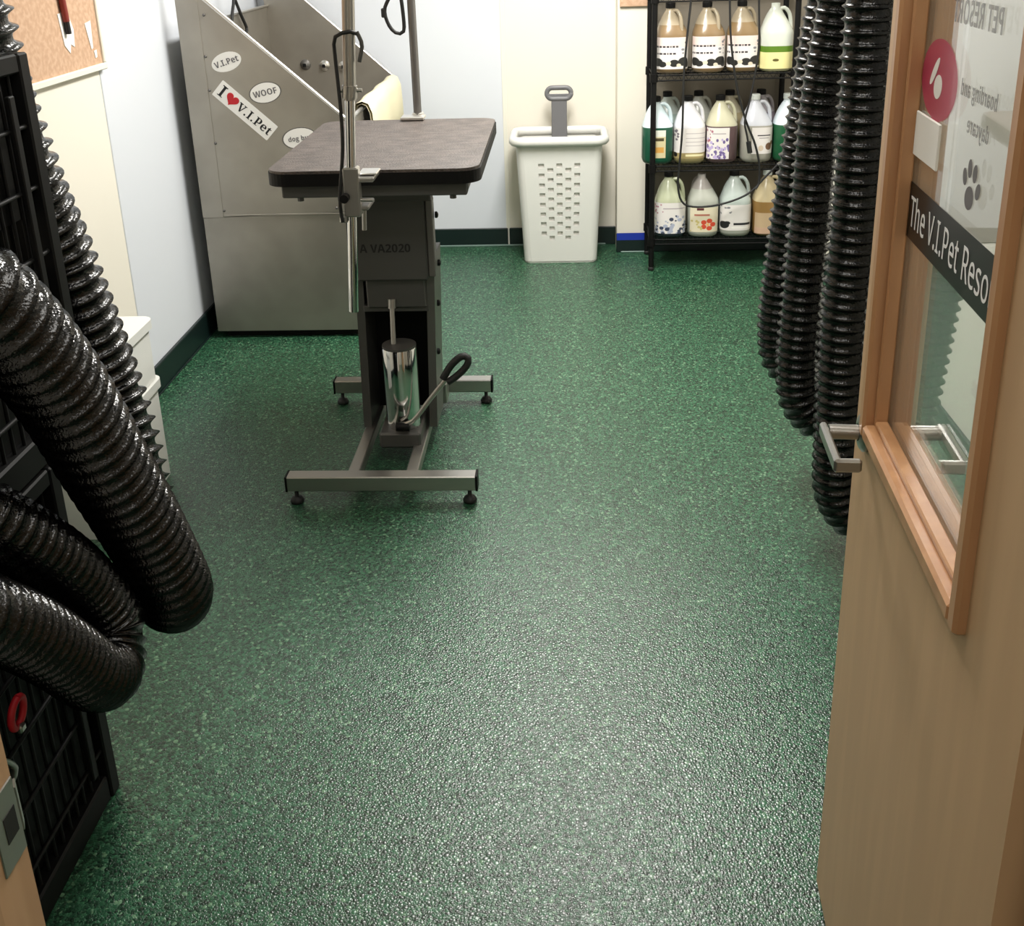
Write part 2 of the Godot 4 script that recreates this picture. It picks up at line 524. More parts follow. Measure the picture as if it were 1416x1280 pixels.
# ---------------------------------------------------------------- the open door
func build_door() -> void:
	var a := atan(0.026 / 0.486)
	# local axes: x runs from the latch edge towards the hinges, y up, z towards the viewer's side
	var dv := Vector3(-sin(a), 0, cos(a))
	var nv := Vector3(-cos(a), 0, -sin(a))
	var d := Node3D.new()
	d.name = "door_1"
	add_child(d)
	d.transform = Transform3D(Basis(dv, Vector3.UP, nv), Vector3(0.40, 0.0, -1.36))
	d.set_meta("kind", "structure")
	d.set_meta("label", "open tan wooden door with a tall glass lite and lever handle")
	d.set_meta("category", "door")
	var th := 0.045
	var x0 := -0.045; var x1 := 0.625; var g0 := 0.035; var g1 := 0.455; var gb := 0.885; var gt := 1.86
	var st := mb()
	box(st, Vector3((x0 + g0) / 2, (gb + gt) / 2, -th / 2), Vector3(g0 - x0, gt - gb, th))
	box(st, Vector3((g1 + x1) / 2, (gb + gt) / 2, -th / 2), Vector3(x1 - g1, gt - gb, th))
	box(st, Vector3((x0 + x1) / 2, (0.01 + gb) / 2, -th / 2), Vector3(x1 - x0, gb - 0.01, th))
	box(st, Vector3((x0 + x1) / 2, (2.01 + gt) / 2, -th / 2), Vector3(x1 - x0, 2.01 - gt, th))
	part("leaf", done(st), M.veneer, d)
	# stepped glazing mouldings, four to a side
	for side in [0, 1]:
		var z1: float = 0.012 if side == 0 else -th + 0.019
		var z0: float = -0.019 if side == 0 else -th - 0.012
		var zm: float = z1 if side == 0 else z0
		var L := 0.022
		for k in 4:
			var sm := mb()
			var lo: Vector3; var hi: Vector3; var lo2: Vector3; var hi2: Vector3
			var wd := 0.016
			var za := minf(z0, z1); var zb := maxf(z0, z1)
			# broad outer bead, then a set-back inner step
			match k:
				0:
					lo = Vector3(g0 - wd, gb - wd, za); hi = Vector3(g0 + 0.006, gt + wd, zb)
					lo2 = Vector3(g0 + 0.006, gb, za); hi2 = Vector3(g0 + 0.014, gt, zb)
				1:
					lo = Vector3(g1 - 0.006, gb - wd, za); hi = Vector3(g1 + wd, gt + wd, zb)
					lo2 = Vector3(g1 - 0.014, gb, za); hi2 = Vector3(g1 - 0.006, gt, zb)
				2:
					lo = Vector3(g0 + 0.006, gb - wd, za); hi = Vector3(g1 - 0.006, gb + 0.006, zb)
					lo2 = Vector3(g0 + 0.014, gb + 0.006, za); hi2 = Vector3(g1 - 0.014, gb + 0.014, zb)
				3:
					lo = Vector3(g0 + 0.006, gt - 0.006, za); hi = Vector3(g1 - 0.006, gt + wd, zb)
					lo2 = Vector3(g0 + 0.014, gt - 0.014, za); hi2 = Vector3(g1 - 0.014, gt - 0.006, zb)
			if side == 0: hi2.z -= 0.014
			else: lo2.z += 0.014
			box(sm, (lo + hi) / 2, hi - lo, 0.004)
			box(sm, (lo2 + hi2) / 2, hi2 - lo2, 0.002)
			part("glazing_moulding", done(sm), M.moulding, d)
	var zg := -th / 2
	var gl := part("glass_pane", bx(Vector3(g0, gb, zg - 0.003), Vector3(g1, gt, zg + 0.003)), M.glass, d)
	# vinyl on the glass
	var zf := zg + 0.0036
	var bd := part("name_band", bx(Vector3(g0 + 0.003, 1.150, zf), Vector3(g1 - 0.003, 1.218, zf + 0.0003)), M.band, gl, Vector3.ZERO, "black band with white lettering")
	var tm := lettering("The V.I.Pet Resort", 0.050, false, 0.0003)
	tm.font.font_weight = 400
	tm.horizontal_alignment = HORIZONTAL_ALIGNMENT_LEFT
	var tp := part("lettering", tm, M.white, gl, Vector3(0.056, 1.184, zf + 0.0008), "white lettering reading The V.I.Pet Resort")
	tp.scale = Vector3(0.335 / tm.get_aabb().size.x, 1, 1)
	# crimson logo: a round petal shape with a curled cut-out
	var lp := PackedVector2Array()
	for i in 40:
		var t := TAU * i / 40
		var r := 0.044 * (1.0 + 0.10 * cos(t - 0.6))
		var q := Vector2(cos(t) * r * 1.6, sin(t) * r)
		if t > PI * 1.45 and t < PI * 1.60: q *= 1.12
		lp.append(q)
	var ls := mb()
	T = Transform3D(Basis.IDENTITY, Vector3(0.112, 1.345, 0))
	prism(ls, lp, zf, zf + 0.0003)
	T = Transform3D.IDENTITY
	part("logo", done(ls), M.pink, gl, Vector3.ZERO, "crimson rounded logo")
	var lc := mb()
	T = Transform3D(Basis(Vector3(0, 0, 1), 0.3), Vector3(0.118, 1.340, 0))
	prism(lc, oval(0.016, 0.013), zf + 0.0004, zf + 0.0007)
	T = Transform3D(Basis(Vector3(0, 0, 1), 0.8), Vector3(0.100, 1.355, 0))
	prism(lc, oval(0.022, 0.006), zf + 0.0004, zf + 0.0007)
	T = Transform3D.IDENTITY
	part("logo_swirl", done(lc), M.paper, gl)
	# paw
	var pw := mb()
	for q in [[0.262, 1.250, 0.014, 0.012, 0.3], [0.242, 1.268, 0.0065, 0.009, 0.4], [0.256, 1.279, 0.0065, 0.0095, 0.1], [0.273, 1.277, 0.0065, 0.0095, -0.2], [0.287, 1.262, 0.0065, 0.009, -0.5]]:
		T = Transform3D(Basis(Vector3(0, 0, 1), q[4]), Vector3(q[0] + 0.006, q[1], 0))
		prism(pw, oval(q[2], q[3], 18), zf, zf + 0.0003)
	T = Transform3D.IDENTITY
	part("paw_print", done(pw), M.print_grey, gl, Vector3.ZERO, "grey paw print")
	# pale grey words, read from the back of the glass
	for q in [["PET RESORT", 0.034, 0.23, 1.425], ["boarding and", 0.022, 0.262, 1.352], ["daycare", 0.022, 0.272, 1.319]]:
		var w := part("faded_words", lettering(q[0], q[1], false, 0.0003), M.frost, gl, Vector3(q[2], q[3], zf + 0.0004), "faded grey words seen from behind")
		w.scale = Vector3(-0.85, 1, 1)
	# a folded white card tucked against the glass
	var cs := mb()
	T = Transform3D(Basis.IDENTITY, Vector3(0.102, 1.278, zg + 0.0058))
	box(cs, Vector3.ZERO, Vector3(0.100, 0.052, 0.003), 0.001)
	T = Transform3D.IDENTITY
	part("card", done(cs), M.paper, gl, Vector3.ZERO, "white card on the glass")
	# lever sets on both faces
	for side in [1.0, -1.0]:
		var h := Node3D.new()
		h.name = "lever_handle"
		d.add_child(h, true)
		h.position = Vector3(0.018, 0.868, 0.0 if side > 0 else -th)
		h.scale = Vector3(1, 1, side)
		h.set_meta("label", "satin metal lever handle")
		var rs := mb(true)
		T = Transform3D(Basis(Vector3.RIGHT, PI / 2), Vector3.ZERO)
		lathe(rs, [Vector2(0, 0), Vector2(0.027, 0), Vector2(0.027, 0.006), Vector2(0.022, 0.010), Vector2(0.013, 0.012), Vector2(0.012, 0.012)], Vector3.ZERO, 20)
		T = Transform3D.IDENTITY
		part("rosette", done(rs), M.satin, h)
		part("spindle", tubem([Vector3(0, 0, 0.008), Vector3(0, 0, 0.050)], 0.0105, 14), M.satin, h)
		var ls2 := mb()
		box(ls2, Vector3(0.045, 0.0, 0.056), Vector3(0.115, 0.019, 0.010), 0.003)
		box(ls2, Vector3(0.098, 0.0, 0.043), Vector3(0.010, 0.018, 0.034), 0.003)
		part("lever", done(ls2), M.satin, h)
	# hinges on the near edge
	for y in [0.3, 1.05, 1.75]:
		part("hinge", tubem([Vector3(x1 + 0.004, y - 0.045, 0.006), Vector3(x1 + 0.004, y + 0.045, 0.006)], 0.006, 10), M.satin, d)

# ---------------------------------------------------------------- bathing tub
func sticker(parent: Node3D, called: String, label: String, poly: PackedVector2Array, at: Vector3, turn: float, rim := 0.0) -> Node3D:
	var n := Node3D.new()
	n.name = called
	parent.add_child(n, true)
	n.position = at
	n.rotation.z = turn
	n.set_meta("label", label)
	var st := mb()
	prism(st, poly, 0, 0.0008)
	part("backing", done(st), M.paper, n)
	if rim > 0.0:
		var big := PackedVector2Array()
		for q in poly: big.append(q * (1.0 + rim))
		var s2 := mb()
		prism(s2, big, 0, 0.0005)
		part("edge", done(s2), M.grey_metal, n)
	return n

func build_tub() -> void:
	var o := Vector3(-1.41, 0, -4.03)
	var t := thing("dog_bathing_tub", "stainless steel dog bathing tub with sloping sides against the left wall", "tub", o)
	# local: x 0..0.595, z 0..-1.22
	var W := 0.595; var L := 1.22; var hf := 0.862; var hb := 1.385
	var upper := PackedVector2Array([Vector2(0, 0.50), Vector2(W, 0.515), Vector2(W, hf), Vector2(0.02, hb), Vector2(0, hb)])
	var st := mb()
	prism(st, upper, -0.014, 0.0)
	part("end_panel", done(st), M.steel, t)
	st = mb()
	prism(st, PackedVector2Array([Vector2(0.0, 0.03), Vector2(W, 0.03), Vector2(W, 0.512), Vector2(0.0, 0.497)]), -0.016, -0.004)
	part("lower_panel", done(st), M.steel, t)
	part("corner_flange", bx(Vector3(0, 0.50, 0.0), Vector3(0.082, hb - 0.07, 0.0022), 0.0008), M.steel, t)
	part("seam_bead", bx(Vector3(0.082, 0.505, 0.0), Vector3(0.56, 0.511, 0.003), 0.001), M.steel, t)
	st = mb()
	prism(st, PackedVector2Array([Vector2(0, 0.03), Vector2(W, 0.03), Vector2(W, hf), Vector2(0.02, hb), Vector2(0, hb)]), -L, -L + 0.014)
	part("end_panel", done(st), M.steel, t)
	part("back_panel", bx(Vector3(0.0, 0.03, -L + 0.014), Vector3(0.012, 1.205, -0.016)), M.steel, t)
	part("back_lip", bx(Vector3(0.0, 1.205, -L + 0.014), Vector3(0.02, 1.215, -0.016), 0.003), M.bright_steel, t)
	part("front_panel", bx(Vector3(W - 0.014, 0.03, -L + 0.014), Vector3(W, hf - 0.01, -0.016)), M.steel, t)
	st = mb()
	prism(st, PackedVector2Array([Vector2(0.012, 0.585), Vector2(W - 0.014, 0.56), Vector2(W - 0.014, 0.575), Vector2(0.012, 0.60)]), -L + 0.014, -0.016)
	part("basin_floor", done(st), M.steel, t)
	part("gap_shade", bx(Vector3(0.03, 0, -L + 0.03), Vector3(W - 0.03, 0.032, -0.03)), M.black_metal, t)  # black block painting in the dark, shaded gap under the tub
	# bright rolled rims
	for z in [-0.006, -L + 0.007]:
		part("rim", tubem([Vector3(W, hf, z), Vector3(0.02, hb, z)], 0.0075, 10), M.bright_steel, t)
	part("rim", tubem([Vector3(W - 0.005, hf - 0.006, -0.01), Vector3(W - 0.005, hf - 0.006, -L + 0.01)], 0.009, 10), M.bright_steel, t)
	# rivets
	for q in [Vector2(0.10, 1.255), Vector2(0.088, 1.108), Vector2(0.087, 0.985), Vector2(0.085, 0.788), Vector2(0.086, 0.527), Vector2(0.525, 0.53)]:
		var rv := mb(true)
		T = Transform3D(Basis(Vector3.RIGHT, PI / 2), Vector3.ZERO)
		lathe(rv, [Vector2(0.0055, 0), Vector2(0.005, 0.002), Vector2(0, 0.003)], Vector3.ZERO, 10)
		T = Transform3D.IDENTITY
		part("rivet", done(rv), M.grey_metal, t, Vector3(q.x, q.y, 0.002))
	# plumbing fittings on the far end
	for i in 3:
		var fx := [0.17, 0.262, 0.355]
		var c := Vector3(fx[i], 0.935 - 0.006 * i, -L + 0.014)
		var f := mb(true)
		T = Transform3D(Basis(Vector3.RIGHT, PI / 2), Vector3.ZERO)
		lathe(f, [Vector2(0, 0), Vector2(0.026, 0), Vector2(0.024, 0.006), Vector2(0.015, 0.008), Vector2(0.013, 0.02), Vector2(0, 0.022)], Vector3.ZERO, 18)
		T = Transform3D.IDENTITY
		var pf := part("water_fitting", done(f), M.bright_steel if i > 0 else M.grey_metal, t, c)
		part("fitting_hole", bx(Vector3(-0.008, -0.008, 0.022), Vector3(0.008, 0.008, 0.0235), 0.003), M.black_metal, pf)
	# stickers on the near end
	var s := sticker(t, "oval_sticker", "white oval sticker reading V.I.Pet", oval(0.058, 0.034), Vector3(0.163, 1.087, 0.0001), 0.30)
	part("lettering", lettering("V.I.Pet", 0.030), M.print_grey, s, Vector3(0, 0, 0.001))
	s = sticker(t, "oval_sticker", "white oval sticker reading WOOF", oval(0.058, 0.036), Vector3(0.295, 0.972, 0.0001), 0.20, 0.08)
	part("lettering", lettering("WOOF", 0.031), M.print_grey, s, Vector3(0, 0, 0.001))
	s = sticker(t, "oval_sticker", "white oval sticker half behind the table", oval(0.063, 0.038), Vector3(0.408, 0.800, 0.0001), 0.12, 0.08)
	part("lettering", lettering("dog bus", 0.024), M.print_grey, s, Vector3(0, 0, 0.001))
	s = sticker(t, "bumper_sticker", "white bumper sticker reading I love V.I.Pet with red heart", rrect(0.258, 0.070, 0.003, 2), Vector3(0.212, 0.908, 0.0001), -0.755)
	part("lettering", lettering("I", 0.062, true), M.ink, s, Vector3(-0.105, 0, 0.001))
	part("lettering", lettering("V.I.Pet", 0.046, true), M.ink, s, Vector3(0.045, -0.002, 0.001))
	var hp := PackedVector2Array()
	for i in 32:
		var a := TAU * i / 32
		hp.append(Vector2(16.0 * pow(sin(a), 3), 13.0 * cos(a) - 5.0 * cos(2 * a) - 2.0 * cos(3 * a) - cos(4 * a)) * 0.0016)
	var hs := mb()
	prism(hs, hp, 0.0008, 0.0014)
	part("heart", done(hs), M.red, s, Vector3(-0.060, 0.0, 0), "red heart")

# ---------------------------------------------------------------- grooming table
func build_table() -> void:
	var t := thing("grooming_table", "hydraulic grooming table with dark rubber top and H-shaped steel base", "table", Vector3(-0.532, 0, -3.05))
	# table top
	var st := mb()
	T = Transform3D(Basis(Vector3.RIGHT, -PI / 2), Vector3(0.014, 0, -0.16))
	prism(st, rrect(0.57, 0.80, 0.055, 8), 0.922, 0.930)
	part("tabletop", done(st), M.tabletop, t)
	st = mb()
	prism(st, rrect(0.576, 0.806, 0.058, 8), 0.889, 0.9225)
	T = Transform3D.IDENTITY
	part("edge_band", done(st), M.black_plastic, t)
	# frame under the top
	for x in [-0.215, 0.245]:
		part("frame_rail", bx(Vector3(x - 0.02, 0.855, -0.52), Vector3(x + 0.02, 0.889, 0.21), 0.003), M.dark_metal, t)
	for z in [0.20, -0.50]:
		part("frame_rail", bx(Vector3(-0.235, 0.853, z - 0.02), Vector3(0.265, 0.889, z + 0.02), 0.003), M.dark_metal, t)
	for x in [-0.19, 0.225]:
		for z in [0.20, -0.50]:
			part("frame_bolt", lathem([Vector2(0, -0.012), Vector2(0.009, -0.012), Vector2(0.009, 0), Vector2(0, 0)], 8, false), M.dark_metal, t, Vector3(x, 0.853, z))
	part("top_bracket", bx(Vector3(-0.12, 0.80, -0.2), Vector3(0.145, 0.856, 0.06), 0.004), M.dark_metal, t)
	# telescoping column: outer sleeve, inner sleeve, side plates
	part("outer_sleeve", bx(Vector3(-0.085, 0.56, -0.16), Vector3(0.125, 0.81, 0.05), 0.006), M.dark_metal, t)
	part("sleeve_flange", bx(Vector3(-0.105, 0.57, 0.00), Vector3(-0.087, 0.80, 0.05), 0.003), M.dark_metal, t)
	part("sleeve_flange", bx(Vector3(0.126, 0.57, 0.00), Vector3(0.146, 0.80, 0.046), 0.003), M.grey_metal, t)
	part("lettering", lettering("A VA2020", 0.034), M.ink, t, Vector3(0.004, 0.66, 0.0506), "dark model lettering")
	part("inner_sleeve", bx(Vector3(-0.065, 0.47, -0.15), Vector3(0.112, 0.565, 0.03), 0.005), M.dark_metal, t)
	for q in [[Vector2(-0.085, 0.62), Vector2(-0.098, 0.07), 0.0], [Vector2(0.128, 0.62), Vector2(0.108, 0.07), 1.0]]:
		var sp := mb()
		var a: Vector2 = q[0]; var b: Vector2 = q[1]
		var w := 0.012
		for zz in [[0.03, 0.012], [-0.16, -0.142]]:
			pass
		var c0 := Vector3(a.x, a.y, 0.02); var c1 := Vector3(b.x, b.y, 0.005)
		var ps := [c0 + Vector3(-w, 0, 0), c0 + Vector3(w, 0, 0), c0 + Vector3(w, 0, -0.17), c0 + Vector3(-w, 0, -0.17)]
		var pe := [c1 + Vector3(-w, 0, 0), c1 + Vector3(w, 0, 0), c1 + Vector3(w, 0, -0.17), c1 + Vector3(-w, 0, -0.17)]
		var cc := (c0 + c1) / 2 + Vector3(0, 0, -0.085)
		for k in 4:
			var l: int = (k + 1) % 4
			face(sp, [ps[k], ps[l], pe[l], pe[k]], cc)
		face(sp, ps.duplicate(), cc)
		face(sp, pe.duplicate(), cc)
		part("side_plate", done(sp), M.grey_metal if q[2] > 0.5 else M.dark_metal, t)
	part("back_plate", bx(Vector3(-0.095, 0.07, -0.17), Vector3(0.115, 0.6, -0.158)), M.black_metal, t)
	part("cross_plate", bx(Vector3(-0.08, 0.455, -0.14), Vector3(0.115, 0.475, 0.02), 0.003), M.dark_metal, t)
	for q in [Vector2(0.148, 0.745), Vector2(0.148, 0.60), Vector2(0.140, 0.475), Vector2(0.132, 0.32), Vector2(-0.106, 0.73), Vector2(-0.106, 0.60)]:
		var bm := mb(true)
		T = Transform3D(Basis(Vector3(0, 0, 1), -PI / 2 * signf(q.x)), Vector3.ZERO)
		lathe(bm, [Vector2(0.010, 0), Vector2(0.010, 0.006), Vector2(0.006, 0.009), Vector2(0, 0.010)], Vector3.ZERO, 8)
		T = Transform3D.IDENTITY
		part("column_bolt", done(bm), M.black_metal, t, Vector3(q.x, q.y, 0.0))
	# hydraulic cylinder
	var cy := Vector3(0.028, 0.025, 0.068)
	st = mb(true)
	lathe(st, [Vector2(0.050, 0.085), Vector2(0.052, 0.092), Vector2(0.052, 0.335), Vector2(0.049, 0.342)], cy, 40)
	part("cylinder", done(st), M.chrome, t, Vector3.ZERO, "mirror-bright hydraulic cylinder")
	st = mb()
	lathe(st, [Vector2(0, 0.338), Vector2(0.0505, 0.338), Vector2(0.0505, 0.346), Vector2(0, 0.348)], cy, 30)
	part("cylinder_cap", done(st), M.dark_metal, t)
	part("piston_rod", tubem([cy + Vector3(-0.016, 0.345, 0), cy + Vector3(-0.018, 0.455, -0.03)], 0.0075, 12), M.satin, t)
	part("rod_end", tubem([cy + Vector3(-0.018, 0.448, -0.03), cy + Vector3(-0.018, 0.475, -0.035)], 0.012, 12), M.satin, t)
	st = mb()
	box(st, Vector3(0.022, 0.085, 0.05), Vector3(0.125, 0.05, 0.17), 0.006)
	part("cylinder_seat", done(st), M.dark_metal, t)
	# foot pedal: bent rod with a looped black grip
	var pts := curve([Vector3(0.03, 0.105, 0.14), Vector3(0.07, 0.118, 0.145), Vector3(0.125, 0.185, 0.135), Vector3(0.18, 0.25, 0.12)], 0.02)
	var pd := Node3D.new()
	pd.name = "foot_pedal"
	pd.position = Vector3(-0.006, 0.032, -0.01)
	t.add_child(pd, true)
	part("pedal_rod", tubem(pts, 0.0075, 10), M.satin, pd)
	var gp := curve([Vector3(0.165, 0.245, 0.125), Vector3(0.19, 0.285, 0.12), Vector3(0.222, 0.312, 0.115), Vector3(0.242, 0.305, 0.115), Vector3(0.234, 0.280, 0.118), Vector3(0.205, 0.252, 0.122), Vector3(0.178, 0.235, 0.127)], 0.012)
	part("pedal_grip", tubem(gp, 0.011, 10), M.rubber, pd, Vector3.ZERO, "black rubber loop grip")
	part("pivot", tubem([Vector3(0.02, 0.10, 0.145), Vector3(0.06, 0.10, 0.145)], 0.014, 12), M.black_metal, pd)
	# base
	for z in [0.35, -0.335]:
		var br := part("base_bar", bx(Vector3(-0.268, 0.045, z - 0.022), Vector3(0.268, 0.09, z + 0.022), 0.003), M.satin, t)
		for x in [-0.269, 0.269]:
			part("end_cap", bx(Vector3(x - 0.003, 0.044, z - 0.023), Vector3(x + 0.003, 0.091, z + 0.023), 0.001), M.black_plastic, br)
		for x in [-0.247, 0.247]:
			part("levelling_foot", lathem([Vector2(0, 0), Vector2(0.018, 0), Vector2(0.02, 0.008), Vector2(0.014, 0.018), Vector2(0.006, 0.02), Vector2(0.006, 0.046)], 16), M.rubber, t, Vector3(x, 0, z))
	for x in [-0.090, 0.078]:
		part("runner", bx(Vector3(x - 0.017, 0.035, -0.315), Vector3(x + 0.017, 0.07, 0.33), 0.003), M.satin, t)
	st = mb()
	box(st, Vector3(0.115, 0.075, -0.27), Vector3(0.02, 0.07, 0.07), 0.003)
	part("base_gusset", done(st), M.satin, t)

func build_arms() -> void:
	# near arm, clamped to the front edge and leaning a little
	var a := thing("grooming_post", "chrome grooming arm clamped to the near edge of the table", "grooming arm", Vector3(-0.535, 0, -2.628))
	var lean := Vector3(0.062, 1, 0.0)
	var P = func(h: float) -> Vector3: return Vector3(0.062 * (h - 0.93), h, 0)
	part("lower_post", tubem([P.call(0.60), P.call(1.16)], 0.0125, 16), M.chrome, a)
	part("upper_post", tubem([P.call(1.14), P.call(1.95)], 0.0155, 16), M.satin, a)
	part("collar", tubem([P.call(1.145), P.call(1.175)], 0.0185, 16), M.satin, a)
	part("joint_screw", tubem([P.call(1.163) + Vector3(-0.028, 0, 0), P.call(1.163) + Vector3(0.030, 0, 0)], 0.005, 8), M.satin, a)
	part("overhead_bar", tubem(curve([P.call(1.93), P.call(1.96) + Vector3(0.01, 0, -0.03), P.call(1.97) + Vector3(0.02, 0, -0.35)], 0.03), 0.0125, 12), M.satin, a)
	var cl := mb()
	box(cl, P.call(0.915) + Vector3(0.002, 0, -0.002), Vector3(0.040, 0.125, 0.036), 0.004)
	box(cl, P.call(0.945) + Vector3(0.03, -0.002, -0.045), Vector3(0.05, 0.012, 0.09), 0.003)
	box(cl, P.call(0.872) + Vector3(0.025, 0, -0.045), Vector3(0.035, 0.012, 0.09), 0.003)
	part("clamp", done(cl), M.satin, a)
	part("clamp_jaw_pad", bx(P.call(0.951) + Vector3(0.012, 0, -0.085), P.call(0.951) + Vector3(0.06, 0.005, -0.02), 0.002), M.bright_steel, a)
	part("clamp_screw", tubem([P.call(0.80) + Vector3(0.02, 0, -0.06), P.call(0.87) + Vector3(0.02, 0, -0.06)], 0.006, 10), M.satin, a)
	part("clamp_knob", tubem([P.call(0.905) + Vector3(-0.012, 0, 0.012), P.call(0.905) + Vector3(-0.012, 0, 0.040)], 0.011, 12), M.black_plastic, a)
	part("thumb_screw", tubem([P.call(0.905) + Vector3(0.015, -0.012, 0.0), P.call(0.905) + Vector3(0.052, -0.012, 0.0)], 0.005, 8), M.satin, a)
	part("lock_tab", bx(P.call(0.845) + Vector3(-0.03, -0.008, 0.0), P.call(0.845) + Vector3(-0.012, 0.008, 0.008), 0.002), M.bright_steel, a)
	var tp := [P.call(1.275) + Vector3(0.024, 0.02, 0.004), P.call(1.29) + Vector3(0.0, 0.012, 0.018), P.call(1.288) + Vector3(-0.032, 0, 0.01), P.call(1.26) + Vector3(-0.034, 0, 0.004), P.call(1.12) + Vector3(-0.022, 0, 0.006), P.call(1.02) + Vector3(-0.019, 0, 0.008), P.call(0.90) + Vector3(-0.028, 0, 0.010), P.call(0.84) + Vector3(-0.022, 0, 0.012)]
	part("tether_cord", tubem(curve(tp, 0.02), 0.0048, 8), M.rubber, a, Vector3.ZERO, "black tether cord")
	part("tether_clip", tubem(curve([P.call(1.30) + Vector3(0.02, 0, 0.006), P.call(1.27) + Vector3(0.032, 0, 0.004), P.call(1.23) + Vector3(0.025, 0, 0.004)], 0.012), 0.005, 8), M.dark_metal, a)
	# far arm
	var b := thing("grooming_post", "grey grooming arm post at the far edge of the table with hanging noose", "grooming arm", Vector3(-0.496, 0, -3.628))
	part("post", tubem([Vector3(0, 0.85, 0), Vector3(0, 1.95, 0)], 0.0135, 16), M.grey_metal, b)
	var cb := mb()
	box(cb, Vector3(-0.012, 0.938, 0.03), Vector3(0.078, 0.012, 0.06), 0.003)
	box(cb, Vector3(0.0, 0.905, -0.004), Vector3(0.036, 0.09, 0.034), 0.003)
	part("clamp", done(cb), M.bright_steel, b)
	part("overhead_bar", tubem(curve([Vector3(0, 1.94, 0), Vector3(-0.01, 1.97, 0.01), Vector3(-0.16, 1.975, 0.02)], 0.03), 0.0115, 12), M.grey_metal, b)
	var np := curve([Vector3(-0.054, 1.96, 0.015), Vector3(-0.056, 1.5, 0.012), Vector3(-0.060, 1.35, 0.010), Vector3(-0.086, 1.285, 0.008), Vector3(-0.078, 1.238, 0.006), Vector3(-0.056, 1.210, 0.006), Vector3(-0.030, 1.212, 0.006), Vector3(-0.027, 1.26, 0.008), Vector3(-0.034, 1.34, 0.010), Vector3(-0.054, 1.42, 0.012)], 0.015)
	part("noose", tubem(np, 0.006, 8), M.rubber, b, Vector3.ZERO, "black grooming noose")
	part("noose_slide", bx(Vector3(-0.098, 1.258, 0.0), Vector3(-0.082, 1.288, 0.014), 0.003), M.rubber, b)

# ---------------------------------------------------------------- wire rack
const SHELVES := [0.150, 0.492, 0.895, 1.228]
func build_rack() -> void:
	var x0 := 0.385; var x1 := 0.995; var z0 := -5.135; var z1 := -4.865
	var t := thing("wire_rack", "black wire shelving rack of four shelves by the back wall", "shelving rack", Vector3(x0, 0, z1))
	var W := x1 - x0; var D := z1 - z0
	for x in [0.0, W]:
		for z in [0.0, -D]:
			var p := part("post", tubem([Vector3(x, 0.02, z), Vector3(x, 1.62, z)], 0.0125, 14), M.black_metal, t)
			part("foot", lathem([Vector2(0, 0), Vector2(0.014, 0), Vector2(0.014, 0.012), Vector2(0.008, 0.022), Vector2(0, 0.022)], 12), M.rubber, p, Vector3(x, 0, z))
	for h in SHELVES:
		var s := Node3D.new()
		s.name = "shelf"
		t.add_child(s, true)
		s.position.y = h
		var st := mb(true)
		for z in [0.0, -D]:
			for dy in [-0.004, -0.026]:
				tube(st, [Vector3(0, dy, z), Vector3(W, dy, z)], 0.0035, 6)
		for x in [0.0, W]:
			for dy in [-0.004, -0.026]:
				tube(st, [Vector3(x, dy, 0), Vector3(x, dy, -D)], 0.0035, 6)
		var zig := []
		for k in 41: zig.append(Vector3(W * k / 40.0, -0.026 if k % 2 == 0 else -0.004, 0))
		tube(st, zig, 0.002, 5)
		part("rim", done(st), M.black_metal, s)
		var dk := mb(true)
		for k in 30:
			var x := W * (k + 0.5) / 30.0
			tube(dk, [Vector3(x, -0.002, 0), Vector3(x, -0.002, -D)], 0.002, 5)
		for z in [-0.08, -0.19]: tube(dk, [Vector3(0, -0.006, z), Vector3(W, -0.006, z)], 0.003, 6)
		var dko := part("wire_deck", done(dk), M.black_metal, s)
		dko.set_meta("kind", "stuff")
		for x in [0.0, W]:
			for z in [0.0, -D]:
				part("collar", tubem([Vector3(x, -0.032, z), Vector3(x, 0.004, z)], 0.0175, 12), M.black_plastic, s)

# ---------------------------------------------------------------- jugs
func blob(im: Image, c: Color, cx: float, cy: float, r: float) -> void:
	for y in range(maxi(0, int(cy - r)), mini(im.get_height(), int(cy + r) + 1)):
		for x in range(maxi(0, int(cx - r)), mini(im.get_width(), int(cx + r) + 1)):
			if Vector2(x - cx, y - cy).length() <= r: im.set_pixel(x, y, c)

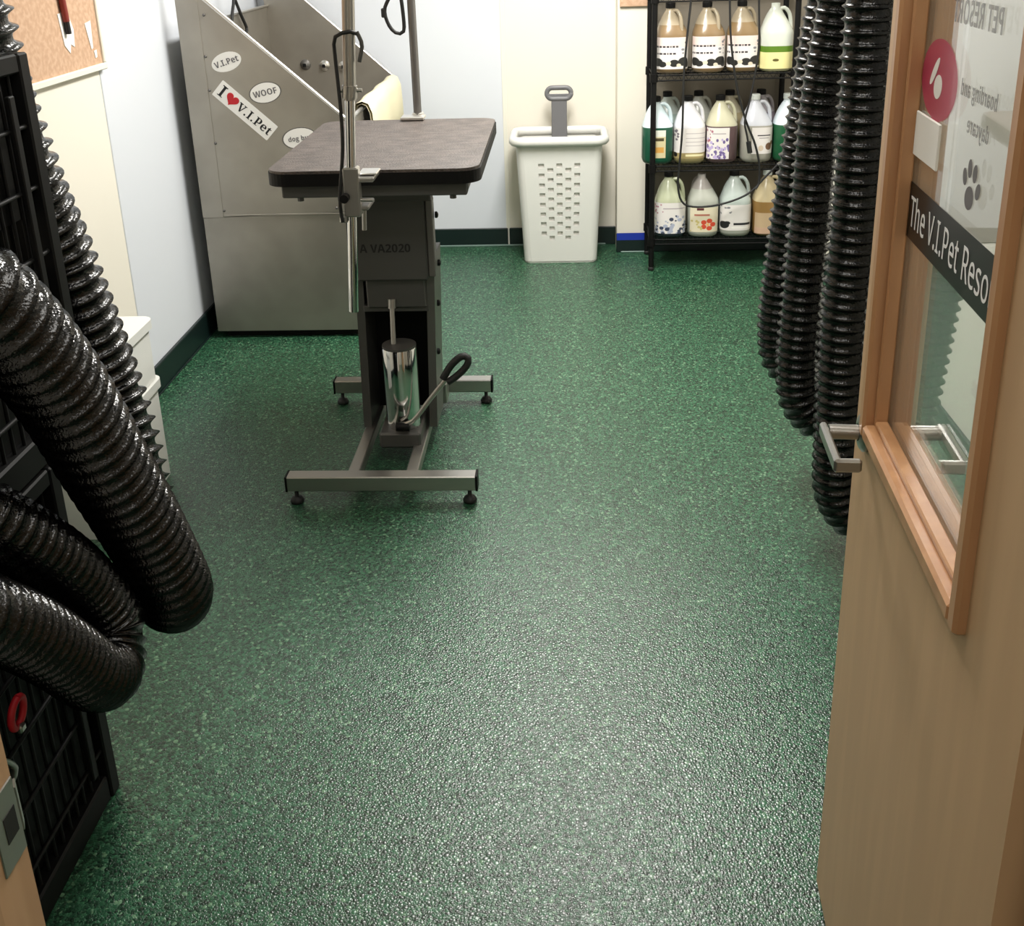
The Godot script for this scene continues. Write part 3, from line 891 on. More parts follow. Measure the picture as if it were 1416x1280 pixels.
func label_art(kind: String) -> StandardMaterial3D:
	var im := Image.create(128, 128, true, Image.FORMAT_RGB8)
	var rng := RandomNumberGenerator.new()
	rng.seed = hash(kind)
	var ink := Color(0.22, 0.20, 0.22)
	im.fill(Color(0.88, 0.86, 0.85))
	match kind:
		"dogs":
			im.fill_rect(Rect2i(0, 0, 128, 40), Color(0.90, 0.83, 0.80))
			for y in [34, 62]:
				var x := 4
				while x < 78:
					var w := rng.randi_range(4, 10)
					im.fill_rect(Rect2i(x, y, w, 7), ink)
					x += w + 3
			for k in 7: blob(im, Color(0.5, 0.5, 0.52), rng.randf_range(84, 122), rng.randf_range(14, 70), rng.randf_range(2, 5))
			for q in [[18, 100, 17], [34, 108, 12], [70, 104, 15], [100, 98, 18], [112, 110, 13]]: blob(im, Color(0.14, 0.14, 0.13), q[0], q[1], q[2])
			blob(im, Color(0.85, 0.80, 0.72), 52, 104, 8)
			blob(im, Color(0.85, 0.80, 0.72), 84, 112, 7)
		"lime":
			im.fill(Color(0.90, 0.87, 0.62))
			im.fill_rect(Rect2i(0, 0, 128, 34), Color(0.34, 0.48, 0.10))
			blob(im, Color(0.35, 0.32, 0.14), 58, 78, 8)
			blob(im, Color(0.78, 0.62, 0.42), 112, 84, 9)
		"herb":
			im.fill(Color(0.80, 0.76, 0.60))
			im.fill_rect(Rect2i(0, 0, 128, 30), Color(0.86, 0.87, 0.83))
			im.fill_rect(Rect2i(20, 36, 90, 14), Color(0.30, 0.26, 0.16))
			im.fill_rect(Rect2i(10, 78, 100, 26), Color(0.80, 0.60, 0.30))
		"plain":
			for y in [20, 40, 56, 72]: im.fill_rect(Rect2i(50, y, 70, 3), Color(0.72, 0.69, 0.70))
			for k in 8: blob(im, Color(0.45, 0.42, 0.46), rng.randf_range(4, 26), rng.randf_range(8, 60), rng.randf_range(3, 6))
			im.fill_rect(Rect2i(0, 104, 128, 24), Color(0.62, 0.56, 0.38))
			im.fill_rect(Rect2i(50, 110, 60, 9), Color(0.90, 0.87, 0.70))
			blob(im, Color(0.12, 0.11, 0.1), 14, 112, 10)
		"violet", "blueflower":
			for k in 60:
				var y := 40 + 88 * sqrt(rng.randf())
				var c := Color(0.42, 0.36, 0.56) if rng.randf() < 0.5 else Color(0.72, 0.66, 0.82)
				if kind == "blueflower": c = Color(0.22, 0.25, 0.34) if rng.randf() < 0.5 else Color(0.66, 0.68, 0.76)
				blob(im, c, rng.randf_range(0, 128), y, rng.randf_range(3, 8))
			for k in 10: blob(im, Color(0.66, 0.42, 0.48), rng.randf_range(0, 40), rng.randf_range(8, 60), rng.randf_range(2, 6))
			im.fill_rect(Rect2i(40, 22, 70, 4), Color(0.66, 0.62, 0.64))
		"puppy":
			im.fill_rect(Rect2i(30, 36, 70, 5), ink)
			im.fill_rect(Rect2i(40, 50, 50, 3), Color(0.5, 0.48, 0.5))
			blob(im, Color(0.45, 0.33, 0.24), 92, 92, 18)
			blob(im, Color(0.50, 0.36, 0.24), 112, 76, 11)
			blob(im, Color(0.80, 0.74, 0.66), 50, 100, 14)
		"hibiscus":
			im.fill(Color(0.88, 0.84, 0.74))
			for k in 5: blob(im, Color(0.82, 0.30, 0.20), 78 + 22 * cos(TAU * k / 5.0), 88 + 20 * sin(TAU * k / 5.0), 12)
			blob(im, Color(0.92, 0.70, 0.45), 78, 88, 7)
			im.fill_rect(Rect2i(20, 34, 66, 9), Color(0.70, 0.42, 0.36))
			im.fill_rect(Rect2i(30, 2, 30, 12), Color(0.36, 0.16, 0.18))
			for k in 10: blob(im, Color(0.78, 0.72, 0.46), rng.randf_range(0, 50), rng.randf_range(60, 124), rng.randf_range(3, 7))
		"blackdog":
			for k in 9: blob(im, Color(0.5, 0.5, 0.52), rng.randf_range(4, 50), rng.randf_range(6, 50), rng.randf_range(2, 5))
			blob(im, Color(0.10, 0.10, 0.11), 24, 100, 18)
			blob(im, Color(0.10, 0.10, 0.11), 36, 90, 9)
			im.fill_rect(Rect2i(56, 90, 58, 11), Color(0.16, 0.16, 0.17))
			im.fill_rect(Rect2i(50, 108, 60, 10), Color(0.93, 0.92, 0.9))
		"amber":
			im.fill(Color(0.74, 0.64, 0.51))
			im.fill_rect(Rect2i(0, 90, 128, 38), Color(0.76, 0.63, 0.53))
	im.generate_mipmaps()
	var m := mat(Color(1, 1, 1), 0.5)
	m.albedo_texture = ImageTexture.create_from_image(im)
	return m

const JR := 0.0725
func jr(a: float, r: float, n: float) -> Vector3:
	var c := cos(a); var s := sin(a)
	var k := pow(pow(absf(c), n) + pow(absf(s), n), -1.0 / n)
	return Vector3(c * k * r, 0, -s * k * r)

func jug_rings(st: SurfaceTool, prof: Array, n := 28, close := false) -> void:
	for i in prof.size() - 1:
		var a: Array = prof[i]; var b: Array = prof[i + 1]
		for k in n:
			var t0 := TAU * k / n; var t1 := TAU * (k + 1) / n
			var p0 := jr(t0, a[0], a[2]) + Vector3(a[3], a[1], 0)
			var p1 := jr(t1, a[0], a[2]) + Vector3(a[3], a[1], 0)
			var p2 := jr(t1, b[0], b[2]) + Vector3(b[3], b[1], 0)
			var p3 := jr(t0, b[0], b[2]) + Vector3(b[3], b[1], 0)
			quad(st, p0, p1, p2, p3)

func build_jugs() -> void:
	# full profile: radius, height, squareness, sideways offset
	var full := [[0.001, 0.0, 3.0, 0.0], [0.058, 0.0, 3.0, 0.0], [0.066, 0.006, 3.0, 0.0], [0.0705, 0.02, 3.2, 0.0], [0.0705, 0.10, 3.2, 0.0], [0.0705, 0.158, 3.2, 0.0], [0.068, 0.172, 3.0, 0.0], [0.060, 0.192, 2.5, -0.002], [0.048, 0.218, 2.2, -0.006], [0.036, 0.240, 2.0, -0.008], [0.026, 0.256, 2.0, -0.008], [0.019, 0.266, 2.0, -0.008], [0.0185, 0.284, 2.0, -0.008]]
	var meshes := {}
	var mk := func(fill: float) -> Array:
		if meshes.has(fill): return meshes[fill]
		var lo := []
		var hi := []
		for i in full.size() - 1:
			var a: Array = full[i]; var b: Array = full[i + 1]
			if lo.is_empty(): lo.append(a)
			if b[1] <= fill: lo.append(b)
			elif a[1] < fill:
				var t: float = (fill - a[1]) / (b[1] - a[1])
				var m := []
				for q in 4: m.append(lerpf(a[q], b[q], t))
				lo.append(m); hi.append(m); hi.append(b)
			else:
				if hi.is_empty(): hi.append(a)
				hi.append(b)
		var s0 := mb(true)
		jug_rings(s0, lo)
		var s1 := mb(true)
		if hi.size() > 1: jug_rings(s1, hi)
		meshes[fill] = [done(s0), done(s1) if hi.size() > 1 else null]
		return meshes[fill]
	var hs := mb(true)
	tube(hs, curve([Vector3(0.006, 0.258, 0), Vector3(0.030, 0.263, 0), Vector3(0.050, 0.243, 0), Vector3(0.058, 0.215, 0), Vector3(0.062, 0.176, 0)], 0.012), 0.0085, 10)
	var handle := done(hs)
	var cap := lathem([Vector2(0.0215, 0.274), Vector2(0.0215, 0.294), Vector2(0.019, 0.297), Vector2(0, 0.297)], 20, false)
	var lab := func(y0: float, y1: float, a0: float, a1: float) -> ArrayMesh:
		var st := mb(true)
		var n := 14
		for k in n:
			var t0 := lerpf(a0, a1, float(k) / n); var t1 := lerpf(a0, a1, float(k + 1) / n)
			var p0 := jr(t0, 0.0712, 3.2); var p1 := jr(t1, 0.0712, 3.2)
			quv(st, p0 + Vector3.UP * y0, p1 + Vector3.UP * y0, p1 + Vector3.UP * y1, p0 + Vector3.UP * y1, Vector2(float(k) / n, 1), Vector2(float(k + 1) / n, 1), Vector2(float(k + 1) / n, 0), Vector2(float(k) / n, 0))
		return done(st)
	var arts := {}
	var caps := {"black": M.black_plastic, "none": null, "white": M.milky}
	# shelf, x, z, liquid, fill height, top colour, label art, y0, y1, a0, a1, cap, handle turn, description
	var F0 := -PI * 0.90; var F1 := -PI * 0.12
	var am := Color(0.52, 0.43, 0.31); var amt := Color(0.62, 0.57, 0.48)
	var clear := Color(0.66, 0.67, 0.63)
	var jugs := [
		[2, 0.468, -4.955, am, 0.205, amt, "dogs", 0.02, 0.155, F0, F1, "black", -0.9, "amber jug next to the rack's left post on the top row"],
		[2, 0.628, -4.955, am, 0.205, amt, "dogs", 0.02, 0.155, F0, F1, "black", -0.9, "amber jug standing between two other amber jugs on the top row"],
		[2, 0.779, -4.955, Color(0.51, 0.42, 0.29), 0.21, amt, "dogs", 0.02, 0.155, F0, F1, "black", 0.4, "amber jug beside the lime-banded jug on the top row"],
		[2, 0.922, -4.945, Color(0.78, 0.76, 0.58), 0.02, Color(0.80, 0.82, 0.78), "lime", 0.012, 0.108, -PI * 0.98, -PI * 0.02, "none", 0.0, "white jug with lime green band and pale yellow label"],
		[1, 0.412, -4.957, Color(0.07, 0.30, 0.22), 0.165, Color(0.78, 0.84, 0.86), "herb", 0.03, 0.155, -PI * 0.60, -PI * 0.36, "black", 0.0, "emerald green jug poking out past the rack's left post"],
		[1, 0.556, -4.957, Color(0.56, 0.52, 0.36), 0.06, Color(0.84, 0.84, 0.86), "plain", 0.025, 0.160, F0, F1, "black", 0.0, "white-labelled jug with olive base next to the green jug"],
		[1, 0.700, -4.957, Color(0.34, 0.26, 0.27), 0.165, Color(0.72, 0.71, 0.61), "violet", 0.02, 0.160, -PI * 0.85, -PI * 0.38, "black", 0.0, "yellowish jug with violet flower label on the middle shelf"],
		[1, 0.855, -4.957, Color(0.62, 0.61, 0.57), 0.165, Color(0.76, 0.77, 0.80), "puppy", 0.04, 0.158, -PI * 0.62, -PI * 0.16, "white", 0.0, "clear jug with brown puppy label behind the crossing cords"],
		[1, 1.000, -4.957, Color(0.10, 0.32, 0.20), 0.165, Color(0.80, 0.84, 0.86), "", 0, 0, 0, 0, "white", 0.0, "green jug half hidden by the hanging hoses, middle shelf"],
		[1, 0.476, -5.100, Color(0.62, 0.69, 0.66), 0.2, Color(0.72, 0.76, 0.74), "", 0, 0, 0, 0, "black", 0.6, "black-capped jug standing behind the emerald green jug"],
		[1, 0.619, -5.100, Color(0.66, 0.67, 0.63), 0.2, Color(0.72, 0.73, 0.70), "", 0, 0, 0, 0, "black", 0.5, "jug behind and between the white-labelled and violet jugs"],
		[1, 0.762, -5.100, Color(0.62, 0.57, 0.44), 0.2, Color(0.70, 0.67, 0.58), "", 0, 0, 0, 0, "black", 0.5, "brownish jug behind the violet flower jug"],
		[1, 0.905, -5.100, Color(0.46, 0.42, 0.47), 0.2, Color(0.66, 0.64, 0.67), "", 0, 0, 0, 0, "black", 0.5, "mauve jug at the back of the middle shelf near the hoses"],
		[0, 0.475, -4.95, Color(0.16, 0.20, 0.24), 0.05, Color(0.66, 0.68, 0.57), "blueflower", 0.02, 0.165, F0, F1, "black", -0.2, "pale green jug with blue flower label on the bottom shelf"],
		[0, 0.626, -4.95, clear, 0.22, Color(0.60, 0.58, 0.56), "hibiscus", 0.025, 0.140, -PI * 0.78, -PI * 0.20, "none", 2.4, "capless clear jug with red hibiscus label, bottom shelf"],
		[0, 0.774, -4.95, clear, 0.05, Color(0.68, 0.72, 0.70), "blackdog", 0.03, 0.150, F0, F1, "black", 0.0, "clear jug with black dog label, bottom shelf"],
		[0, 0.925, -4.95, Color(0.56, 0.43, 0.24), 0.16, Color(0.74, 0.68, 0.54), "amber", 0.012, 0.11, -PI * 0.8, -PI * 0.3, "white", 0.0, "honey-coloured jug beside the hoses on the bottom shelf"],
	]
	var tints := {}
	for j in jugs:
		var t := thing("shampoo_jug", j[13], "jug", Vector3(j[1], SHELVES[j[0]] + 0.0005, j[2]), "jugs on the wire rack")
		var b: Array = mk.call(j[4])
		for c in [j[3], j[5]]:
			if not tints.has(c):
				var m := mat(c, 0.22)
				m.clearcoat_enabled = true
				m.clearcoat = 0.3
				tints[c] = m
		part("filled_body", b[0], tints[j[3]], t)
		if b[1]: part("neck", b[1], tints[j[5]], t)
		var h := part("handle", handle, tints[j[5]], t)
		h.rotation.y = j[12]
		if j[6] != "":
			if not arts.has(j[6]): arts[j[6]] = label_art(j[6])
			part("paper_label", lab.call(j[7], j[8], j[9], j[10]), arts[j[6]], t, Vector3.ZERO, "printed paper label")
		if j[11] != "none":
			part("cap", cap, caps[j[11]], t, Vector3(-0.008, 0, 0), "%s screw cap" % j[11])

# ---------------------------------------------------------------- laundry hamper
func build_hamper() -> void:
	var t := thing("laundry_hamper", "tall white plastic laundry hamper with slotted front", "hamper", Vector3(-0.036, 0, -5.115))
	# tapered rounded-rectangle shell; the front face carries rows of slots
	var ring := func(h: float, inset: float) -> PackedVector2Array:
		var k := h / 0.60
		return rrect(lerpf(0.348, 0.405, k) - inset * 2, lerpf(0.215, 0.265, k) - inset * 2, 0.035 - inset, 5)
	var H := 0.58
	for shell in 2:
		var ins := 0.0 if shell == 0 else 0.003
		var st := mb(true)
		var nl := 12
		for i in nl:
			var h0 := 0.008 + (H - 0.008) * i / nl; var h1 := 0.008 + (H - 0.008) * (i + 1) / nl
			var a: PackedVector2Array = ring.call(h0, ins); var b: PackedVector2Array = ring.call(h1, ins)
			for k in a.size():
				var l := (k + 1) % a.size()
				# the long straight run whose outward side faces the room (+z) is left for the slotted face
				if a[k].y < -0.05 and a[l].y < -0.05 and absf(a[k].x - a[l].x) > 0.1: continue
				var p0 := Vector3(a[k].x, h0, -a[k].y); var p1 := Vector3(a[l].x, h0, -a[l].y)
				var p2 := Vector3(b[l].x, h1, -b[l].y); var p3 := Vector3(b[k].x, h1, -b[k].y)
				if shell == 0: quad(st, p0, p1, p2, p3)
				else: quad(st, p3, p2, p1, p0)
		part("body" if shell == 0 else "inner_wall", done(st), M.hamper, t)
	# slotted front
	var fs := mb()
	var fp := func(u: float, h: float, back: float) -> Vector3:
		var k := h / 0.60
		var wx := lerpf(0.348, 0.405, k) / 2 - 0.035
		return Vector3(wx * u, h, lerpf(0.215, 0.265, k) / 2 - back)
	var us := [-1.0]
	var cols := 5
	for c in cols:
		var uc := -0.52 + 1.04 * c / (cols - 1)
		us.append(uc - 0.085); us.append(uc + 0.085)
	us.append(1.0)
	for k in us.size() - 1:
		var hs := [0.008]
		var holes := []
		if k % 2 == 1:
			var col: int = (k - 1) / 2
			for r in 8:
				var hc := 0.135 + 0.047 * r + (0.012 if col % 2 == 0 else -0.010)
				hs.append(hc - 0.0105); holes.append(hs.size() - 1); hs.append(hc + 0.0105)
		hs.append(0.58)
		for i in hs.size() - 1:
			if i in holes:
				var a0 := [fp.call(us[k], hs[i], 0.0), fp.call(us[k + 1], hs[i], 0.0), fp.call(us[k + 1], hs[i + 1], 0.0), fp.call(us[k], hs[i + 1], 0.0)]
				var a1 := [fp.call(us[k], hs[i], 0.003), fp.call(us[k + 1], hs[i], 0.003), fp.call(us[k + 1], hs[i + 1], 0.003), fp.call(us[k], hs[i + 1], 0.003)]
				for q in 4: quad(fs, a0[(q + 1) % 4], a0[q], a1[q], a1[(q + 1) % 4])
				continue
			quad(fs, fp.call(us[k], hs[i], 0), fp.call(us[k + 1], hs[i], 0), fp.call(us[k + 1], hs[i + 1], 0), fp.call(us[k], hs[i + 1], 0))
			quad(fs, fp.call(us[k], hs[i + 1], 0.003), fp.call(us[k + 1], hs[i + 1], 0.003), fp.call(us[k + 1], hs[i], 0.003), fp.call(us[k], hs[i], 0.003))
	part("slotted_front", done(fs), M.hamper, t)
	# white sheet added inside to make the slots look lit
	var lr := mb(true)
	for i in 4:
		var h0 := 0.014 + 0.12 * i; var h1 := 0.014 + 0.12 * (i + 1)
		var a: PackedVector2Array = ring.call(h0, 0.009); var b: PackedVector2Array = ring.call(h1, 0.009)
		for k in a.size():
			var l := (k + 1) % a.size()
			quad(lr, Vector3(a[k].x, h0, -a[k].y), Vector3(a[l].x, h0, -a[l].y), Vector3(b[l].x, h1, -b[l].y), Vector3(b[k].x, h1, -b[k].y))
	part("slot_brightener", done(lr), M.paper, t, Vector3.ZERO, "added white sheet that brightens the slots")
	# bottom
	var bs := mb()
	T = Transform3D(Basis(Vector3.RIGHT, -PI / 2), Vector3.ZERO)
	prism(bs, rrect(0.342, 0.209, 0.034, 5), 0.0, 0.012)
	T = Transform3D.IDENTITY
	part("bottom", done(bs), M.hamper, t)
	# flared rim
	var prof := [[0.0, 0.572, 0.0], [0.022, 0.570, 0.0], [0.032, 0.582, 0.0], [0.030, 0.600, 0.0], [0.020, 0.612, 0.0], [0.004, 0.612, 0.0], [-0.004, 0.600, 0.0], [-0.004, 0.572, 0.0]]
	var rs := mb(true)
	for i in prof.size():
		var a: Array = prof[i]; var b: Array = prof[(i + 1) % prof.size()]
		var ra := rrect(0.402 + a[0] * 2, 0.262 + a[0] * 2, 0.04 + a[0], 6)
		var rb := rrect(0.402 + b[0] * 2, 0.262 + b[0] * 2, 0.04 + b[0], 6)
		for k in ra.size():
			var l := (k + 1) % ra.size()
			quad(rs, Vector3(ra[k].x, a[1], -ra[k].y), Vector3(ra[l].x, a[1], -ra[l].y), Vector3(rb[l].x, b[1], -rb[l].y), Vector3(rb[k].x, b[1], -rb[k].y))
	part("rim", done(rs), M.hamper, t)
	# grey handled scoop standing in it
	var s := thing("scoop", "grey plastic scoop with loop grip standing in white hamper", "scoop", Vector3(-0.034, 0.0, -5.222))
	part("stem", bx(Vector3(-0.037, 0.25, -0.003), Vector3(0.037, 0.755, 0.007), 0.003), M.grey_plastic, s)
	var gr := []
	for q in rrect(0.115, 0.052, 0.026, 6): gr.append(Vector3(q.x, 0.775 + q.y, 0))
	gr.append(gr[0])
	part("loop_grip", tubem(gr, 0.012, 10), M.grey_plastic, s)
	part("grip_web", bx(Vector3(-0.05, 0.752, -0.004), Vector3(0.05, 0.772, 0.004), 0.002), M.grey_plastic, s)
	part("blade", bx(Vector3(-0.10, 0.03, -0.003), Vector3(0.10, 0.26, 0.003), 0.002), M.grey_plastic, s)

# ---------------------------------------------------------------- cage on the left
func build_cage() -> void:
	for i in 2:
		var up := i == 1
		var z0 := -1.745 if up else -1.595
		var z1 := -0.86 if up else -0.80
		var y0 := 0.70 if up else 0.0
		var t := thing("wire_crate", ["upper black wire dog crate with black side panel, stacked on another crate", "lower black wire dog crate standing on the floor by the doorway"][0 if up else 1], "crate", Vector3(-0.885, y0, z0), "stacked wire crates")
		var W := 0.545; var L := z1 - z0; var H := 0.655 if up else 0.695
		for x in [-W, 0.0]:
			for z in [0.0, L]:
				part("corner_post", bx(Vector3(x - 0.016, 0.0, z - 0.016), Vector3(x + 0.016, H, z + 0.016), 0.003), M.black_metal, t)
		part("base_tray", bx(Vector3(-W + 0.016, 0.012, 0.005), Vector3(-0.018, 0.085, L - 0.005), 0.004), M.black_plastic, t)
		part("base_rail", bx(Vector3(-0.016, 0.0, 0.016), Vector3(0.012, 0.055, L - 0.016), 0.004), M.black_metal, t)
		part("top_rail", bx(Vector3(-0.014, H - 0.03, 0.016), Vector3(0.014, H, L - 0.016), 0.003), M.black_metal, t)
		part("top_rail", bx(Vector3(-W + 0.016, H - 0.03, -0.014), Vector3(-0.016, H, 0.014), 0.003), M.black_metal, t)
		if up:
			part("side_panel", bx(Vector3(-0.020, H - 0.26, 0.016), Vector3(-0.010, H - 0.03, L - 0.016)), M.black_plastic, t, Vector3.ZERO, "solid black panel")
			part("end_panel", bx(Vector3(-0.11, 0.30, -0.008), Vector3(-0.016, H - 0.03, 0.0)), M.black_plastic, t, Vector3.ZERO, "solid black panel")
			part("side_panel", bx(Vector3(-0.020, 0.05, 0.016), Vector3(-0.010, 0.30, L - 0.016)), M.black_plastic, t, Vector3.ZERO, "solid black panel")
			part("end_panel", bx(Vector3(-W + 0.016, 0.05, -0.008), Vector3(-0.016, 0.30, 0.0)), M.black_plastic, t, Vector3.ZERO, "solid black panel")
			for q in [[0.40, 0.49, 0.44]]:
				var o := mb(true)
				T = Transform3D(Basis(Vector3(0, 0, 1), -PI / 2), Vector3.ZERO)
				lathe(o, [Vector2(0.06, 0), Vector2(0.06, 0.012), Vector2(0.055, 0.016), Vector2(0, 0.016)], Vector3.ZERO, 20)
				T = Transform3D.IDENTITY
				part("hose_port", done(o), M.black_plastic, t, Vector3(-0.010, 0.46, -1.22 - z0))
		else:
			part("side_panel", bx(Vector3(-0.020, 0.085, 0.016), Vector3(-0.012, H - 0.03, L - 0.016)), M.black_plastic, t, Vector3.ZERO, "solid black panel")
			part("end_panel", bx(Vector3(-W + 0.016, 0.085, -0.008), Vector3(-0.016, H - 0.03, 0.0)), M.black_plastic, t, Vector3.ZERO, "solid black panel")
		var bar := tubem([Vector3(0, 0.05, 0), Vector3(0, H - 0.02, 0)], 0.0034, 6)
		for k in range(1, 27): part("bar", bar, M.black_metal, t, Vector3(0, 0, L * k / 27.0))
		for k in range(1, 18): part("bar", bar, M.black_metal, t, Vector3(-W * k / 18.0, 0, 0.006))
		for h in [0.11, 0.22, 0.33, 0.44, 0.54]:
			part("cross_bar", tubem([Vector3(0.006, h, 0), Vector3(0.006, h, L)], 0.0042, 8), M.black_metal, t)
		part("latch", tubem(curve([Vector3(0.014, 0.30, 0.3), Vector3(0.026, 0.33, 0.3), Vector3(0.026, 0.37, 0.33), Vector3(0.014, 0.39, 0.37)], 0.015), 0.005, 8), M.satin, t)
		for z in [0.055, 0.60]:
			part("door_frame", bx(Vector3(0.008, 0.09, z), Vector3(0.018, H - 0.06, z + 0.018), 0.002), M.black_metal, t)
	# red collar made up for a small red glint on the lower crate
	var cp := []
	for k in 25: cp.append(Vector3(0.004 * cos(TAU * k / 24.0), 0.026 * cos(TAU * k / 24.0), 0.020 * sin(TAU * k / 24.0)))
	var rc := thing("glint_collar", "small made-up red collar for a red glint on the lower wire crate", "collar", Vector3(-0.862, 0.400, -1.336))
	part("strap", tubem(cp, 0.006, 8), M.red, rc)
	part("buckle", bx(Vector3(-0.004, -0.036, -0.008), Vector3(0.006, -0.022, 0.008), 0.003), M.satin, rc)

# ---------------------------------------------------------------- ribbed hoses
func hose_mesh(pts: Array, R: float, pitch: float, amp: float) -> ArrayMesh:
	var st := mb(true)
	var c := Curve3D.new()
	c.bake_interval = 0.004
	for i in pts.size():
		var a: Vector3 = pts[maxi(i - 1, 0)]; var b: Vector3 = pts[mini(i + 1, pts.size() - 1)]
		c.add_point(pts[i], -(b - a) / 6.0, (b - a) / 6.0)
	var L := c.get_baked_length()
	var sub := 7
	var prof := [1.0, 0.945, 0.905, 0.892, 0.89, 0.893, 0.925]
	var ribs := int(L / pitch)
	var P := []
	var RR := []
	for i in ribs * sub + 1:
		P.append(c.sample_baked(L * i / (ribs * sub), true))
		var f: float = prof[i % sub]
		RR.append(R * (1.0 - (1.0 - f) / 0.11 * amp))
	tube(st, P, RR, 30, true)
	return done(st)

func build_hoses() -> void:
	var g := "ribbed dryer hoses hanging by the door"
	# three loops hanging from a rail on the right wall
	var rail := thing("hose_rail", "black wall rail holding up the three hanging hoses", "rail", Vector3(1.15, 1.78, -2.6))
	part("bar", tubem([Vector3(-0.09, 0, -0.5), Vector3(-0.09, 0, 0.5)], 0.012, 12), M.black_metal, rail)
	for z in [-0.45, 0.45]:
		part("bracket", bx(Vector3(-0.09, -0.015, z - 0.015), Vector3(0.0, 0.015, z + 0.015), 0.003), M.black_metal, rail)
	var dr := thing("wall_dryer", "black wall-mounted dryer unit above the hanging hoses", "dryer", Vector3(1.15, 2.0, -2.6))
	part("housing", bx(Vector3(-0.22, 0.0, -0.42), Vector3(0.0, 0.22, 0.42), 0.012), M.black_plastic, dr)
	for z in [-0.3, 0.0, 0.3]:
		var o := mb(true)
		T = Transform3D(Basis(Vector3(0, 0, 1), PI / 2), Vector3.ZERO)
		lathe(o, [Vector2(0.062, 0), Vector2(0.062, 0.012), Vector2(0.057, 0.014)], Vector3.ZERO, 20)
		T = Transform3D.IDENTITY
		part("outlet_ring", done(o), M.black_metal, dr, Vector3(-0.22, 0.10, z))
	var defs := [
		["black ribbed hose nearest the door, hanging lowest of three", 0.055, 0.0252, [Vector3(0.915, 2.10, -2.30), Vector3(0.84, 2.10, -2.30), Vector3(0.68, 1.95, -2.30), Vector3(0.612, 1.72, -2.30), Vector3(0.612, 1.363, -2.30), Vector3(0.614, 1.14, -2.30), Vector3(0.616, 0.91, -2.30), Vector3(0.611, 0.66, -2.30), Vector3(0.617, 0.40, -2.30), Vector3(0.630, 0.24, -2.305), Vector3(0.69, 0.165, -2.32), Vector3(0.765, 0.22, -2.34), Vector3(0.80, 0.42, -2.35), Vector3(0.86, 1.0, -2.36), Vector3(0.955, 1.60, -2.38), Vector3(0.978, 1.77, -2.38), Vector3(1.02, 1.868, -2.38), Vector3(1.085, 1.875, -2.38)]],
		["black ribbed hose hanging between two others", 0.055, 0.0252, [Vector3(0.915, 2.10, -2.60), Vector3(0.84, 2.10, -2.60), Vector3(0.68, 1.95, -2.60), Vector3(0.642, 1.72, -2.60), Vector3(0.622, 1.344, -2.60), Vector3(0.598, 1.13, -2.60), Vector3(0.590, 0.87, -2.60), Vector3(0.583, 0.61, -2.60), Vector3(0.582, 0.43, -2.60), Vector3(0.600, 0.34, -2.60), Vector3(0.665, 0.285, -2.61), Vector3(0.735, 0.35, -2.62), Vector3(0.76, 0.5, -2.62), Vector3(0.84, 1.0, -2.64), Vector3(0.955, 1.60, -2.66), Vector3(0.978, 1.77, -2.66), Vector3(1.02, 1.868, -2.66), Vector3(1.085, 1.875, -2.66)]],
		["black ribbed hose farthest from the door, leaning left of the others", 0.055, 0.0252, [Vector3(0.915, 2.10, -2.90), Vector3(0.84, 2.10, -2.90), Vector3(0.76, 1.95, -2.90), Vector3(0.72, 1.72, -2.90), Vector3(0.662, 1.324, -2.90), Vector3(0.632, 1.05, -2.90), Vector3(0.606, 0.80, -2.90), Vector3(0.588, 0.55, -2.90), Vector3(0.586, 0.42, -2.90), Vector3(0.605, 0.335, -2.90), Vector3(0.672, 0.285, -2.90), Vector3(0.735, 0.34, -2.90), Vector3(0.76, 0.5, -2.90), Vector3(0.84, 1.0, -2.90), Vector3(0.955, 1.60, -2.90), Vector3(0.978, 1.77, -2.90), Vector3(1.02, 1.868, -2.88), Vector3(1.085, 1.875, -2.88)]],
	]
	for d in defs:
		one("dryer_hose", hose_mesh(d[3], d[1], d[2], 0.16), M.hose, d[0], "hose", Vector3.ZERO, g)
	var g2 := "ribbed dryer hoses of the cage dryer"
	var l1 := [Vector3(-1.000, 1.620, -1.800), Vector3(-0.990, 1.420, -1.830), Vector3(-0.990, 1.273, -1.855), Vector3(-0.985, 1.207, -1.868), Vector3(-0.980, 1.155, -1.876), Vector3(-0.975, 1.077, -1.895), Vector3(-0.965, 0.972, -1.927), Vector3(-0.955, 0.889, -1.939), Vector3(-0.940, 0.750, -1.964), Vector3(-0.930, 0.671, -1.973), Vector3(-0.910, 0.571, -1.962), Vector3(-0.885, 0.460, -1.930), Vector3(-0.835, 0.355, -1.860), Vector3(-0.770, 0.335, -1.750), Vector3(-0.735, 0.400, -1.682), Vector3(-0.730, 0.565, -1.594), Vector3(-0.735, 0.735, -1.507), Vector3(-0.740, 0.910, -1.416), Vector3(-0.745, 1.032, -1.332), Vector3(-0.760, 1.110, -1.275), Vector3(-0.800, 1.150, -1.235), Vector3(-0.868, 1.160, -1.220)]
	one("dryer_hose", hose_mesh(l1, 0.070, 0.030, 0.20), M.hose, "thick black ribbed hose looping down low over the wire crates", "hose", Vector3.ZERO, g2)
	var l3 := [Vector3(-0.87, 0.80, -1.30), Vector3(-0.825, 0.72, -1.345), Vector3(-0.80, 0.62, -1.42), Vector3(-0.79, 0.52, -1.485), Vector3(-0.775, 0.435, -1.505), Vector3(-0.76, 0.395, -1.445), Vector3(-0.75, 0.44, -1.375), Vector3(-0.75, 0.53, -1.305), Vector3(-0.755, 0.63, -1.225), Vector3(-0.77, 0.71, -1.15), Vector3(-0.82, 0.76, -1.10), Vector3(-0.87, 0.78, -1.08)]
